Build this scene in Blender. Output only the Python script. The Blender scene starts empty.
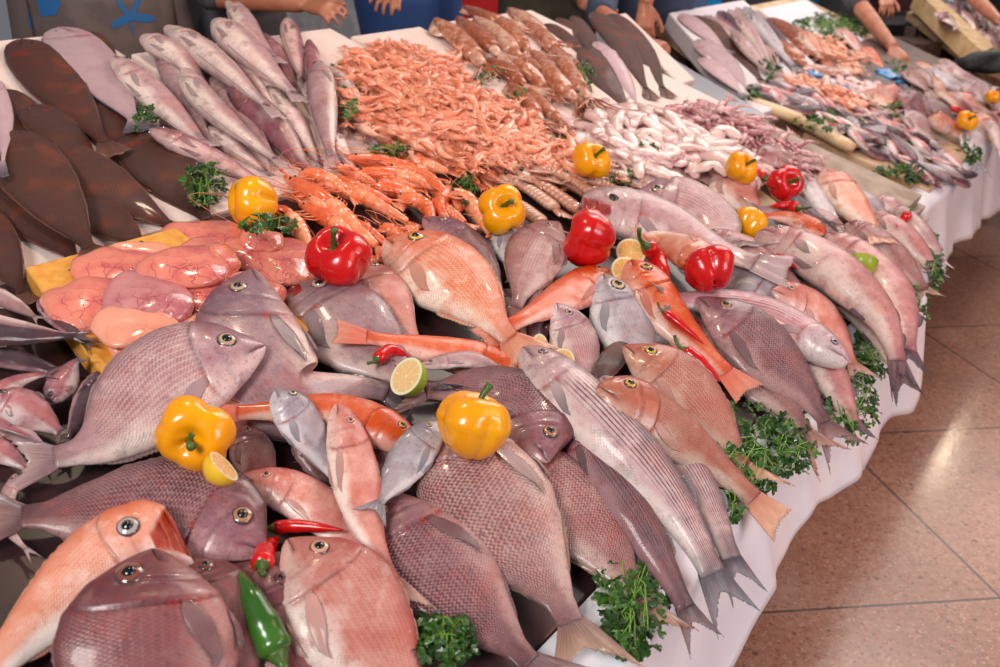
import bpy, math, random
import numpy as np
random.seed(7); RNG = np.random.default_rng(7)
S = bpy.context.scene; COL = S.collection
PI = math.pi
# ---------------------------------------------------------------- camera and the tilted display surfaces
PITCH = math.radians(25.2); FPX = 900.0; CAMZ = 1.6
cd = bpy.data.cameras.new('camera'); cam = bpy.data.objects.new('camera', cd); COL.objects.link(cam)
cam.location = (0, 0, CAMZ); cam.rotation_euler = (PI/2-PITCH, 0, 0)
cd.sensor_width = 36; cd.lens = 36*FPX/1000; cd.clip_start = .05
cd.dof.use_dof = True; cd.dof.focus_distance = 1.33; cd.dof.aperture_fstop = 5.4
S.camera = cam
cp, sp_ = math.cos(PITCH), math.sin(PITCH)
def rays(px):
    px = np.atleast_2d(np.asarray(px, float))
    a = (px[:, 0]-500)/FPX; b = (333.5-px[:, 1])/FPX
    return np.stack([a, cp+b*sp_, -sp_+b*cp], 1)
def Q(x, y): return -.8*(x-.115)+.6*(y-.775)
def R_(x, y): return .6*(x-.115)+.8*(y-.775)
def XY(q, r): return .115-.8*q+.6*r, .775+.6*q+.8*r
def surf1(x, y):
    k = Q(x, y); n = np.minimum(k+.03, 0)
    return np.maximum(.82+.314*k-6.0*n*n, .45)
def surf2(x, y):
    k = Q(x, y)-.17; n = np.minimum(k+.0, 0)
    return np.maximum(.80+.30*k-4.0*n*n, .45)
def unp(px, lift=0., surf=surf1):
    d = rays(px); lift = np.broadcast_to(np.asarray(lift, float), (len(d),))
    lo = np.full(len(d), .3); hi = np.full(len(d), 12.)
    tt = np.linspace(.3, 9, 240)                # first crossing
    X = d[:, 0:1]*tt; Y = d[:, 1:2]*tt; Z = CAMZ+d[:, 2:3]*tt
    under = Z <= surf(X, Y)+lift[:, None]
    k = np.where(under.any(1), under.argmax(1), len(tt)-1)
    hi = tt[k]; lo = tt[np.maximum(k-1, 0)]
    for _ in range(18):
        m = (lo+hi)/2; u = CAMZ+d[:, 2]*m <= surf(d[:, 0]*m, d[:, 1]*m)+lift
        hi = np.where(u, m, hi); lo = np.where(u, lo, m)
    return np.stack([d[:, 0]*hi, d[:, 1]*hi, CAMZ+d[:, 2]*hi], 1)
def at_z(px, z):
    d = rays(px); t = (z-CAMZ)/d[:, 2]; return np.stack([d[:, 0]*t, d[:, 1]*t, np.full(len(d), z)], 1)
def at_t(u, v, t):
    d = rays((u, v))[0]; return np.array([d[0]*t, d[1]*t, CAMZ+d[2]*t])
def normal(x, y, surf=surf1):
    e = .004
    gx = (surf(x+e, y)-surf(x-e, y))/(2*e); gy = (surf(x, y+e)-surf(x, y-e))/(2*e)
    n = np.stack([-gx, -gy, np.ones_like(gx)], -1); return n/np.linalg.norm(n, axis=-1, keepdims=True)
# height of what already lies on the display, so that every new piece comes to rest on it
GR = .006; GX, GY = -2.2, .2; H = np.zeros((1100, 1300))
def gi(x, y): return (np.clip(((np.asarray(x)-GX)/GR).astype(int), 0, 1099), np.clip(((np.asarray(y)-GY)/GR).astype(int), 0, 1299))
def Hat(x, y): i, j = gi(x, y); return H[i, j]
def Hput(x, y, h):
    i, j = gi(x, y); np.maximum.at(H, (np.ravel(i), np.ravel(j)), np.ravel(h))
# ---------------------------------------------------------------- colours and node helpers
def hx(s, a=1.):
    s = s.lstrip('#'); c = [int(s[i:i+2], 16)/255 for i in (0, 2, 4)]
    return tuple((v/12.92 if v <= .04045 else ((v+.055)/1.055)**2.4) for v in c)+(a,)
class NT:
    def __init__(s, name):
        s.m = bpy.data.materials.new(name); s.m.use_nodes = True; s.t = s.m.node_tree; s.n = s.t.nodes
        s.b = s.n['Principled BSDF']
    def N(s, ty, **kw):
        n = s.n.new(ty)
        for k, v in kw.items():
            if k in n.inputs.keys() if isinstance(k, str) else False: s.put(n.inputs[k], v)
            else: setattr(n, k, v)
        return n
    def put(s, sock, v):
        if isinstance(v, bpy.types.NodeSocket): s.t.links.new(v, sock)
        else: sock.default_value = v
    def math(s, op, a, b=0., c=None, clamp=False):
        n = s.n.new('ShaderNodeMath'); n.operation = op; n.use_clamp = clamp
        s.put(n.inputs[0], a); s.put(n.inputs[1], b)
        if c is not None: s.put(n.inputs[2], c)
        return n.outputs[0]
    def mix(s, f, a, b, mode='MIX'):
        n = s.n.new('ShaderNodeMix'); n.data_type = 'RGBA'; n.blend_type = mode
        s.put(n.inputs[0], f); s.put(n.inputs[6], a); s.put(n.inputs[7], b); return n.outputs[2]
    def ramp(s, f, stops, interp='LINEAR'):
        n = s.n.new('ShaderNodeValToRGB'); e = n.color_ramp; e.interpolation = interp
        while len(e.elements) < len(stops): e.elements.new(.5)
        for el, (p, c) in zip(e.elements, stops): el.position = p; el.color = c if not isinstance(c, str) else hx(c)
        s.put(n.inputs[0], f); return n.outputs[0]
    def noise(s, vec, scale, detail=3, rough=.5):
        n = s.n.new('ShaderNodeTexNoise'); s.put(n.inputs['Scale'], scale); n.inputs['Detail'].default_value = detail
        n.inputs['Roughness'].default_value = rough
        if vec is not None: s.t.links.new(vec, n.inputs['Vector'])
        return n.outputs[0]
    def obj(s): return s.n.new('ShaderNodeTexCoord').outputs['Object']
    def sstep(s, x, a, b):
        n = s.n.new('ShaderNodeMapRange'); n.interpolation_type = 'SMOOTHSTEP'
        s.put(n.inputs[0], x); n.inputs[1].default_value = a; n.inputs[2].default_value = b; return n.outputs[0]
    def attr(s, name='fc'):
        a = s.n.new('ShaderNodeAttribute'); a.attribute_name = name
        x = s.n.new('ShaderNodeSeparateXYZ'); s.t.links.new(a.outputs['Vector'], x.inputs[0])
        return a.outputs['Vector'], x.outputs[0], x.outputs[1], x.outputs[2]
    def comb(s, x, y, z=0.):
        n = s.n.new('ShaderNodeCombineXYZ'); s.put(n.inputs[0], x); s.put(n.inputs[1], y); s.put(n.inputs[2], z); return n.outputs[0]
    def bump(s, h, strength=.3, dist=.002):
        n = s.n.new('ShaderNodeBump'); n.inputs['Strength'].default_value = strength; n.inputs['Distance'].default_value = dist
        s.t.links.new(h, n.inputs['Height']); s.t.links.new(n.outputs[0], s.b.inputs['Normal'])
    def fin(s, col, rough=.4, coat=0., spec=.5, sss=0.):
        s.put(s.b.inputs['Base Color'], col); s.put(s.b.inputs['Roughness'], rough)
        s.b.inputs['Coat Weight'].default_value = coat; s.b.inputs['Coat Roughness'].default_value = .12
        s.b.inputs['Specular IOR Level'].default_value = spec
        if sss: s.b.inputs['Subsurface Weight'].default_value = sss; s.b.inputs['Subsurface Scale'].default_value = .01; s.b.inputs['Subsurface Radius'].default_value = (1, .4, .25)
        return s.m
_M = {}
def plain(name, c, rough=.5, coat=0., nz=0., ns=30, c2=None, bump=0.):
    if name in _M: return _M[name]
    t = NT(name); col = hx(c)
    if nz:
        f = t.noise(t.obj(), ns, 4); col = t.mix(t.sstep(f, .5-nz, .5+nz), hx(c), hx(c2))
        if bump: t.bump(f, bump, .004)
    _M[name] = t.fin(col, rough, coat); return _M[name]
def fishmat(name, back, flank, belly, head=None, nx=64, ny=28, sc=.5, edge='#5a3f45', stripes=0, blotch=.25, blc='#c2675c', rough=.34, band=(.3, .6), barc=None, coat=.28):
    if name in _M: return _M[name]
    t = NT(name); V, s, v, rnd = t.attr('fc'); _, groove, body, red = t.attr('fm')
    o = t.obj()
    n1 = t.noise(o, 14, 4); n2 = t.noise(o, 70, 3)
    vv = t.math('ADD', v, t.math('MULTIPLY', t.math('SUBTRACT', n1, .5), .35))
    c = t.ramp(vv, [(0, belly), (band[0], belly), ((band[0]+band[1])/2, flank), (band[1]+.08, flank), (1, back)])
    c = t.mix(t.math('MULTIPLY', t.sstep(t.noise(o, 22, 3), .5, .72), blotch), c, hx(blc))
    if stripes:
        st = t.math('SINE', t.math('MULTIPLY', t.math('ADD', v, t.math('MULTIPLY', n2, .012)), stripes*2*PI))
        m = t.math('MULTIPLY', t.math('MULTIPLY', t.sstep(t.math('ADD', st, t.math('MULTIPLY', t.math('SUBTRACT', n2, .5), 1.6)), .1, .9), t.sstep(v, .36, .5)), t.sstep(s, .2, .32))
        c = t.mix(t.math('MULTIPLY', m, .95), c, hx(edge))
    u1 = t.math('MULTIPLY', s, nx); w1 = t.math('MULTIPLY', v, ny)
    vo = t.n.new('ShaderNodeTexVoronoi'); vo.voronoi_dimensions = '2D'; vo.inputs['Randomness'].default_value = .22; vo.inputs['Scale'].default_value = 1
    t.t.links.new(t.comb(t.math('ADD', u1, w1), t.math('SUBTRACT', u1, w1)), vo.inputs['Vector'])
    d = vo.outputs['Distance']
    em = t.math('MULTIPLY', t.math('MULTIPLY', t.sstep(d, .34, .62), t.math('MULTIPLY', body, t.sstep(t.noise(o, 19, 3), .15, .55))), t.math('MULTIPLY', t.math('ADD', t.math('MULTIPLY', t.sstep(v, .15, .8), .8), .2), sc))
    c = t.mix(em, c, hx(edge))
    c = t.mix(t.math('MULTIPLY', t.math('MULTIPLY', t.sstep(d, .3, .05), body), .2*min(1, sc*1.3)), c, (1, .9, .86, 1))  # whitish scale centres: a highlight put into the colour
    hd = t.math('SUBTRACT', 1., body)
    if head: c = t.mix(t.math('MULTIPLY', hd, .75), c, t.ramp(t.math('ADD', v, t.math('MULTIPLY', n2, .2)), [(0, belly), (.55, head), (1, back)]))
    c = t.mix(t.math('MULTIPLY', t.sstep(n2, .5, .75), .35), c, t.mix(.5, c, hx(blc), 'MIX'))
    n3 = t.noise(o, 38, 5, .65); c = t.mix(t.math('MULTIPLY', t.sstep(n3, .5, .68), .5), c, t.mix(.7, c, hx(back))); c = t.mix(t.math('MULTIPLY', t.sstep(n3, .48, .32), .3), c, hx(belly))
    c = t.mix(t.math('MULTIPLY', t.math('MULTIPLY', t.sstep(t.noise(o, 260, 2), .6, .7), hd), .5), c, hx(back))
    c = t.mix(t.math('MULTIPLY', t.sstep(s, .88, 1.), .55), c, hx(back))
    c = t.mix(t.math('MULTIPLY', groove, .85), c, hx('#3a1418'))
    c = t.mix(t.math('MULTIPLY', red, .8), c, hx('#b03a34'))
    rw = t.math('SINE', t.math('MULTIPLY', v, ny*2*PI)); c = t.mix(t.math('MULTIPLY', t.math('MULTIPLY', t.sstep(rw, .2, 1), body), .28*min(1, sc*2)), c, hx(belly))
    n5 = t.noise(o, 120, 4, .7); c = t.mix(t.math('MULTIPLY', t.sstep(n5, .52, .7), .15 if stripes else .35), c, hx(back))
    hs = t.n.new('ShaderNodeHueSaturation'); t.put(hs.inputs['Color'], c); t.put(hs.inputs['Value'], t.math('ADD', .8, t.math('MULTIPLY', rnd, .26))); t.put(hs.inputs['Saturation'], 1.26)
    hb = t.math('ADD', t.math('MULTIPLY', t.math('MULTIPLY', t.sstep(d, .7, .1), body), sc*1.2), t.math('MULTIPLY', n2, .9))
    t.bump(hb, .75, .0016)
    _M[name] = t.fin(hs.outputs[0], t.math('ADD', rough-.06, t.math('MULTIPLY', n1, .2)), coat, .5); return _M[name]
def finmat(name, c1, c2, c0=None, al=.35):
    if name in _M: return _M[name]
    t = NT(name); V, s, v, rnd = t.attr('fc')
    r = t.math('SINE', t.math('MULTIPLY', t.math('ADD', v, t.math('MULTIPLY', t.noise(t.obj(), 40, 2), .06)), 90))
    c = t.ramp(t.math('ADD', s, t.math('MULTIPLY', t.noise(t.obj(), 60, 2), .3)), [(.1, c0 or c1), (.5, c1), (1, c2)]); t.put(t.b.inputs['Alpha'], t.math('SUBTRACT', 1., t.math('MULTIPLY', s, al)))
    c = t.mix(t.math('MULTIPLY', t.sstep(r, 0, 1), .3), c, hx(c2)); t.bump(r, .35, .001)
    _M[name] = t.fin(c, .38, .4); return _M[name]
# ---------------------------------------------------------------- object helpers
def tag(o, label=None, cat=None, group=None, kind=None):
    if label: o['label'] = label
    if cat: o['category'] = cat
    if group: o['group'] = group
    if kind: o['kind'] = kind
    return o
def mk(name, v, f, mat, parent=None, fc=None, fm=None, smooth=True):
    me = bpy.data.meshes.new(name); v = np.asarray(v, float)
    me.from_pydata(v.tolist(), [], [tuple(int(i) for i in q) for q in f])
    for nm, a in (('fc', fc), ('fm', fm)):
        if a is not None:
            at = me.attributes.new(nm, 'FLOAT_VECTOR', 'POINT'); at.data.foreach_set('vector', np.asarray(a, np.float32).ravel())
    if smooth: me.polygons.foreach_set('use_smooth', [True]*len(me.polygons))
    me.update()
    o = bpy.data.objects.new(name, me); COL.objects.link(o)
    if mat: me.materials.append(mat)
    if parent: o.parent = parent
    return o
def local(v, org): return np.asarray(v)-np.asarray(org)
def empty(name, loc):
    o = bpy.data.objects.new(name, None); o.location = tuple(float(a) for a in loc); COL.objects.link(o); o.empty_display_size = .05; return o
def gridf(n, m, closed=False, flip=False):
    f = []
    for i in range(n-1):
        for j in range(m if closed else m-1):
            a, b = i*m+j, i*m+(j+1) % m; q = (a, b, b+m, a+m); f.append(q[::-1] if flip else q)
    return f
def sheet(P, nrm, th):
    """two-sided sheet of real thickness from a grid of points P[n,m,3]"""
    n, m = P.shape[:2]; off = nrm*th/2
    A = (P+off).reshape(-1, 3); B = (P-off).reshape(-1, 3); k = n*m
    f = gridf(n, m)+[tuple(k+i for i in q[::-1]) for q in gridf(n, m)]
    for i in range(n-1):
        for j, fl in ((0, 1), (m-1, 0)):
            a, b = i*m+j, (i+1)*m+j; q = (a, b, b+k, a+k); f.append(q if fl else q[::-1])
    for j in range(m-1):
        for i, fl in ((0, 0), (n-1, 1)):
            a, b = i*m+j, i*m+j+1; q = (a, b, b+k, a+k); f.append(q if fl else q[::-1])
    return np.vstack([A, B]), f
def frames(P, up=(0, 0, 1)):
    P = np.asarray(P, float); T = np.gradient(P, axis=0); T /= np.linalg.norm(T, axis=1, keepdims=True)+1e-12
    U = np.zeros_like(P); u = np.asarray(up, float)
    for i in range(len(P)):
        w = u-T[i]*np.dot(u, T[i]); l = np.linalg.norm(w)
        if l < 1e-3: w = np.cross(T[i], (1, .3, .2)); l = np.linalg.norm(w)
        u = w/l; U[i] = u
    return T, U, np.cross(T, U)
def tube(P, R, n=8, flat=1., up=(0, 0, 1)):
    P = np.asarray(P, float); R = np.broadcast_to(np.asarray(R, float), (len(P),)); T, U, B = frames(P, up)
    a = np.arange(n)*2*PI/n
    V = P[:, None]+(U[:, None]*np.cos(a)[None, :, None]*flat+B[:, None]*np.sin(a)[None, :, None])*R[:, None, None]
    V = V.reshape(-1, 3); f = gridf(len(P), n, True, True); k = len(V)
    V = np.vstack([V, P[0]-T[0]*R[0]*.3, P[-1]+T[-1]*R[-1]*.3])
    f += [(k, (j+1) % n, j)[::-1] for j in range(n)]+[(k+1, (len(P)-1)*n+j, (len(P)-1)*n+(j+1) % n)[::-1] for j in range(n)]
    s = np.repeat(np.linspace(0, 1, len(P)), n); w = np.tile(a/(2*PI), len(P))
    fc = np.stack([np.r_[s, 0, 1], np.r_[w, 0, 0], np.zeros(k+2)], 1)
    return V, f, fc
def merge(parts):
    V, F, A, k = [], [], [], 0
    for p in parts:
        v, f = p[0], p[1]; a = p[2] if len(p) > 2 else np.zeros((len(v), 3))
        V.append(v); A.append(a); F += [tuple(i+k for i in q) for q in f]; k += len(v)
    return np.vstack(V), F, np.vstack(A)
def box(c, s, rot=0.):
    x, y, z = [d/2 for d in s]
    v = np.array([(a*x, b*y, e*z) for a in (-1, 1) for b in (-1, 1) for e in (-1, 1)])
    co, si = math.cos(rot), math.sin(rot); v = np.stack([v[:, 0]*co-v[:, 1]*si, v[:, 0]*si+v[:, 1]*co, v[:, 2]], 1)+np.asarray(c)
    return v, [(0, 1, 3, 2), (4, 6, 7, 5), (0, 4, 5, 1), (2, 3, 7, 6), (0, 2, 6, 4), (1, 5, 7, 3)]
def bev(o, w, seg=2):
    m = o.modifiers.new('b', 'BEVEL'); m.width = w; m.segments = seg; m.limit_method = 'ANGLE'; return o
def spline(P, n):
    """smooth curve through the points, evenly sampled"""
    P = np.asarray(P, float)
    if len(P) == 2: P = np.array([P[0], (P[0]+P[1])/2, P[1]])
    E = np.vstack([2*P[0]-P[1], P, 2*P[-1]-P[-2]]); out = []
    for i in range(1, len(E)-2):
        t = np.linspace(0, 1, 24, endpoint=False)[:, None]; a, b, c, d = E[i-1:i+3]
        out.append(.5*(2*b+(c-a)*t+(2*a-5*b+4*c-d)*t*t+(3*b-a-3*c+d)*t**3))
    out = np.vstack(out+[P[-1:]]); return resample(out, n)
def resample(P, n):
    d = np.r_[0, np.cumsum(np.linalg.norm(np.diff(P, axis=0), axis=1))]; s = np.linspace(0, d[-1], n)
    return np.stack([np.interp(s, d, P[:, k]) for k in range(P.shape[1])], 1)
def gauss(a, sg):
    k = np.arange(-3*sg, 3*sg+1); w = np.exp(-.5*(k/sg)**2); w /= w.sum()
    return np.convolve(np.pad(a, 3*sg, mode='edge'), w, 'valid')
# ---------------------------------------------------------------- fish
I = np.interp
PROF = {
 'bream': dict(top=([0, .02, .06, .14, .26, .38, .5, .65, .8, .92, 1], [.03, .1, .2, .37, .5, .54, .51, .41, .25, .12, .1]),
               bot=([0, .02, .06, .14, .26, .4, .52, .66, .8, .92, 1], [.03, .08, .14, .25, .38, .46, .46, .38, .23, .11, .09]),
               th=([0, .05, .15, .28, .42, .6, .8, 1], [.1, .42, .8, 1, 1, .8, .42, .14]), tr=.3, eye=(.155, .61, .088), op=.3, tf=.2, fork=.55),
 'snapper': dict(top=([0, .02, .06, .14, .26, .38, .5, .65, .8, .92, 1], [.04, .13, .25, .4, .5, .52, .49, .38, .24, .13, .11]),
               bot=([0, .02, .06, .14, .26, .4, .52, .66, .8, .92, 1], [.04, .1, .18, .3, .4, .45, .44, .34, .2, .11, .09]),
               th=([0, .05, .15, .28, .42, .6, .8, 1], [.15, .45, .85, 1, .98, .75, .4, .15]), tr=.38, eye=(.145, .63, .085), op=.3, tf=.18, fork=.5),
 'scorpion': dict(top=([0, .02, .06, .12, .22, .34, .5, .65, .8, .92, 1], [.1, .2, .32, .43, .5, .5, .44, .34, .24, .18, .18]),
               bot=([0, .02, .06, .12, .22, .36, .5, .65, .8, .92, 1], [.08, .16, .26, .36, .46, .5, .44, .32, .22, .16, .16]),
               th=([0, .05, .15, .28, .42, .6, .8, 1], [.3, .6, .95, 1, .9, .65, .38, .16]), tr=.52, eye=(.13, .67, .1), op=.3, tf=.17, fork=.12),
 'mullet': dict(top=([0, .015, .05, .12, .22, .38, .55, .7, .84, .94, 1], [.06, .18, .3, .4, .47, .5, .48, .4, .28, .2, .2]),
               bot=([0, .015, .05, .12, .22, .38, .55, .7, .84, .94, 1], [.06, .16, .26, .38, .47, .5, .47, .37, .24, .18, .18]),
               th=([0, .03, .1, .22, .42, .6, .8, 1], [.3, .6, .85, 1, 1, .86, .5, .2]), tr=.74, eye=(.095, .58, .085), op=.22, tf=.15, fork=.6),
 'hake': dict(top=([0, .015, .05, .12, .22, .34, .5, .7, .86, .95, 1], [.05, .11, .2, .31, .42, .49, .47, .36, .24, .17, .17]),
               bot=([0, .015, .05, .12, .22, .34, .5, .7, .86, .95, 1], [.05, .12, .22, .34, .46, .52, .5, .37, .23, .16, .16]),
               th=([0, .03, .1, .22, .38, .6, .8, 1], [.2, .4, .68, .9, 1, .85, .52, .2]), tr=.74, eye=(.1, .68, .1), op=.26, tf=.1, fork=.15),
 'sardine': dict(top=([0, .02, .08, .2, .4, .6, .8, .93, 1], [.08, .18, .32, .45, .5, .42, .26, .14, .13]),
               bot=([0, .02, .08, .2, .4, .6, .8, .93, 1], [.06, .16, .3, .44, .52, .42, .24, .12, .12]),
               th=([0, .05, .15, .4, .6, .8, 1], [.3, .6, .9, 1, .8, .45, .16]), tr=.55, eye=(.09, .62, .11), op=.22, tf=.16, fork=.65),
 'sole': dict(top=([0, .01, .04, .1, .2, .35, .5, .7, .88, .96, 1], [.1, .2, .33, .43, .49, .5, .47, .34, .16, .09, .1]),
               bot=([0, .01, .04, .1, .2, .35, .5, .7, .88, .96, 1], [.08, .18, .31, .42, .49, .5, .47, .34, .16, .09, .1]),
               th=([0, .05, .2, .42, .7, 1], [.35, .7, 1, 1, .6, .3]), tr=.16, eye=(.07, .62, .035), op=.16, tf=.1, fork=-.2),
}
def hexrow(b, f, be, **k): return dict(back=b, flank=f, belly=be, **k)
PAL = {
 'mauve': (hexrow('#75555f', '#bd9a9c', '#f0deda', head='#b59aa0', sc=.5), ('#8a6a70', '#b99b9a'), ('#b9a08c', '#caa97a')),
 'dark': (hexrow('#452830', '#8a646a', '#c2a09f', head='#94747c', sc=.95, edge='#2a161b', nx=62, ny=28), ('#6e4d52', '#9b7a78'), ('#a8795a', '#b98f6c')),
 'rosebream': (hexrow('#6d4147', '#b58a88', '#e2c8c2', head='#8f6668', sc=.95, edge='#4a2c32', nx=62, ny=28, blotch=.35), ('#7d5750', '#b98a75'), ('#a8795a', '#b98f6c')),
 'pink': (hexrow('#a8625f', '#d9a49b', '#f3e0d8', head='#c6958f', sc=.2, blotch=.4), ('#c18a80', '#ddb2a0'), ('#d6a58c', '#c98f6f')),
 'plum': (hexrow('#5a3a40', '#8a6062', '#b58f8c', head='#6d4a50', sc=.2, blotch=.2), ('#6d4f55', '#8f7074'), ('#7a4038', '#8f5a48')),
 'orange': (hexrow('#c06a55', '#dfa38f', '#f1ddd0', head='#d9a093', sc=.42, edge='#b3553f', blotch=.35, blc='#dd7a5c', nx=58, ny=26), ('#d98365', '#e8b193'), ('#d8b04c', '#d9a33c')),
 'red': (hexrow('#c25a48', '#dd8974', '#f2cfc4', head='#d87c66', sc=.18, edge='#a8301f', blotch=.55, blc='#dd6248'), ('#dd6a50', '#e8957a'), ('#dfa04a', '#d98a30')),
 'silver': (hexrow('#46464f', '#d6babb', '#f8e8e4', head='#c9adae', sc=.12, stripes=22, edge='#38343d', blotch=.3, blc='#e0a29c', nx=72, ny=26, band=(.22, .5)), ('#55525c', '#7d7a82'), ('#8f8078', '#a99a88')),
 'silver2': (hexrow('#7a5560', '#d0a6aa', '#efe2df', head='#cfc3c6', sc=.3, stripes=19, edge='#7b5a66', blotch=.3, blc='#e09a98', nx=70, ny=26, band=(.22, .5)), ('#6a5c64', '#8c8288'), ('#8f9098', '#a9a9a8')),
 'darkmullet': (hexrow('#3f3238', '#7a5c63', '#a58488', head='#6b4f56', sc=.45, stripes=18, edge='#2f2329', nx=70, ny=24), ('#5c4c50', '#7a666a'), ('#8f8078', '#a99a88')),
 'bluegrey': (hexrow('#625b62', '#b3a8ae', '#eae4e6', head='#aaa2aa', sc=.2, blotch=.25, blc='#cf9a98'), ('#7d7784', '#a49ba4'), ('#cdbf9a', '#c9b277')),
 'hakem': (hexrow('#6b575e', '#b99a9d', '#eddad5', head='#c2a5a5', sc=.1, blotch=.4, blc='#c98f86', band=(.25, .6)), ('#b5979a', '#c9aeb0'), ('#3d3038', '#4a3c40')),
 'hakedark': (hexrow('#5b3c44', '#9c7077', '#d9bdb9', head='#8d686c', sc=.1, blotch=.4, blc='#a05a58'), ('#a08086', '#b99ea1'), ('#3d3038', '#4a3c40')),
 'solebrown': (hexrow('#45241e', '#50291f', '#45231c', head='#45231c', sc=.6, edge='#1d0e0c', nx=90, ny=44, blotch=.8, blc='#854632', rough=.42, coat=.2), ('#5a352b', '#75483a'), ('#2a1c1a', '#3a2622')),
 'solewhite': (hexrow('#c3a9b0', '#cdb4ba', '#c3a9b0', head='#d2bcc0', sc=.12, blotch=.3, blc='#b58b95', nx=90, ny=44), ('#8d7f88', '#5f5660'), ('#a08a90', '#8a7880')),
 'anchovy': (hexrow('#16141d', '#3d2d38', '#b9959a', head='#5a4650', sc=.3, blotch=.2, blc='#a9504e', band=(.2, .42)), ('#4f3e42', '#6b5652'), ('#5a4a4a', '#7a6a60')),
 'rosesard': (hexrow('#46404e', '#c78a8e', '#ecd9d8', head='#a98288', sc=.3, blotch=.5, blc='#cf5f60', band=(.35, .55)), ('#6b5255', '#8c6c68'), ('#5a4a4a', '#7a6a60')),
}
PAL['tanpink'] = (hexrow('#a86258', '#c99184', '#ecd2c4', head='#c28a7c', sc=.6, edge='#8a5148', blotch=.35, blc='#cf7a66', nx=66, ny=30), ('#cf8d74', '#e2b090'), ('#d8a83c', '#c99a33'))
PAL['rosemullet'] = (hexrow('#85585f', '#c79a99', '#efd8d1', head='#c09393', sc=.18, blotch=.35, blc='#cf8a80', nx=80, ny=34), ('#6a525a', '#54434c'), ('#a8928a', '#b9a08c'))
PAL['greybream'] = (hexrow('#75525a', '#b08c8a', '#dcc2bc', head='#a58480', sc=.95, edge='#4a3035', nx=60, ny=27, blotch=.3), ('#8a6a5c', '#b3917c'), ('#a8795a', '#b98f6c'))
PAL['paleorange'] = (hexrow('#c67a66', '#dfab9b', '#f3e4de', head='#dcb0a4', sc=.25, edge='#c06a50', blotch=.35, blc='#e08a6c'), ('#d98a70', '#e8b193'), ('#b9b0b0', '#8f9098'))
PAL['greyplum'] = (hexrow('#5f4a54', '#9f878c', '#cdb6b2', head='#8a727c', sc=.12, blotch=.25), ('#574449', '#3d3036'), ('#b9a08c', '#8f9098'))
PAL['mauvedark'] = (PAL['greyplum'][0], ('#574449', '#3d3036'), PAL['mauve'][2])
PAL['brightsard'] = (hexrow('#3c4454', '#dc9698', '#f6eaea', head='#b9a0a6', sc=.2, blotch=.5, blc='#e2696a', band=(.4, .6)), ('#6b5255', '#8c6c68'), ('#5a4a4a', '#7a6a60'))
def mixc(a, b, k): return '#'+''.join('%02x' % int(int(a[i:i+2], 16)*(1-k)+int(b[i:i+2], 16)*k) for i in (1, 3, 5))
def pal(name):
    a, f, e = PAL[name]
    return fishmat('skin_'+name, **a), finmat('fin_'+name, *f, c0=a['back']), eyemat('iris_'+name, *e), finmat('breast_fin_'+name, mixc(a['flank'], a['back'], .08), mixc(f[0], a['belly'], .4), al=.55)
def eyemat(name, c1, c2):
    if name in _M: return _M[name]
    t = NT(name); V, s, v, r = t.attr('fc')
    c = t.ramp(s, [(0, c1), (.3, c2), (.75, c1), (.86, '#4a3a38'), (1, '#5c4a4a')])
    _M[name] = t.fin(c, .12, 1.); return _M[name]
PUPIL = plain('pupil_black', '#0a0b12', .05, 1.)
def dome(c, n, u, r, h, k=14, rings=5):
    w = np.cross(n, u); V = [c+n*h]; A = [(0, 0, 0)]; F = []
    for i in range(1, rings+1):
        q = i/rings
        for j in range(k):
            a = 2*PI*j/k; V.append(c+(u*math.cos(a)+w*math.sin(a))*r*q+n*h*(1-q*q)); A.append((q, j/k, 0))
    for j in range(k): V.append(c+(u*math.cos(2*PI*j/k)+w*math.sin(2*PI*j/k))*r*.95-n*h*.8); A.append((1, 0, 0))
    F = [(0, 1+j, 1+(j+1) % k) for j in range(k)]
    for i in range(rings):
        a = 1+i*k
        F += [(a+j, a+k+j, a+k+(j+1) % k, a+(j+1) % k) for j in range(k)]
    return np.array(V), F, np.array(A)
NAMES = dict(bream='sea_bream', snapper='red_snapper', scorpion='scorpion_fish', mullet='grey_mullet', hake='hake', sardine='sardine', sole='sole')
FISHES = []
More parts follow.
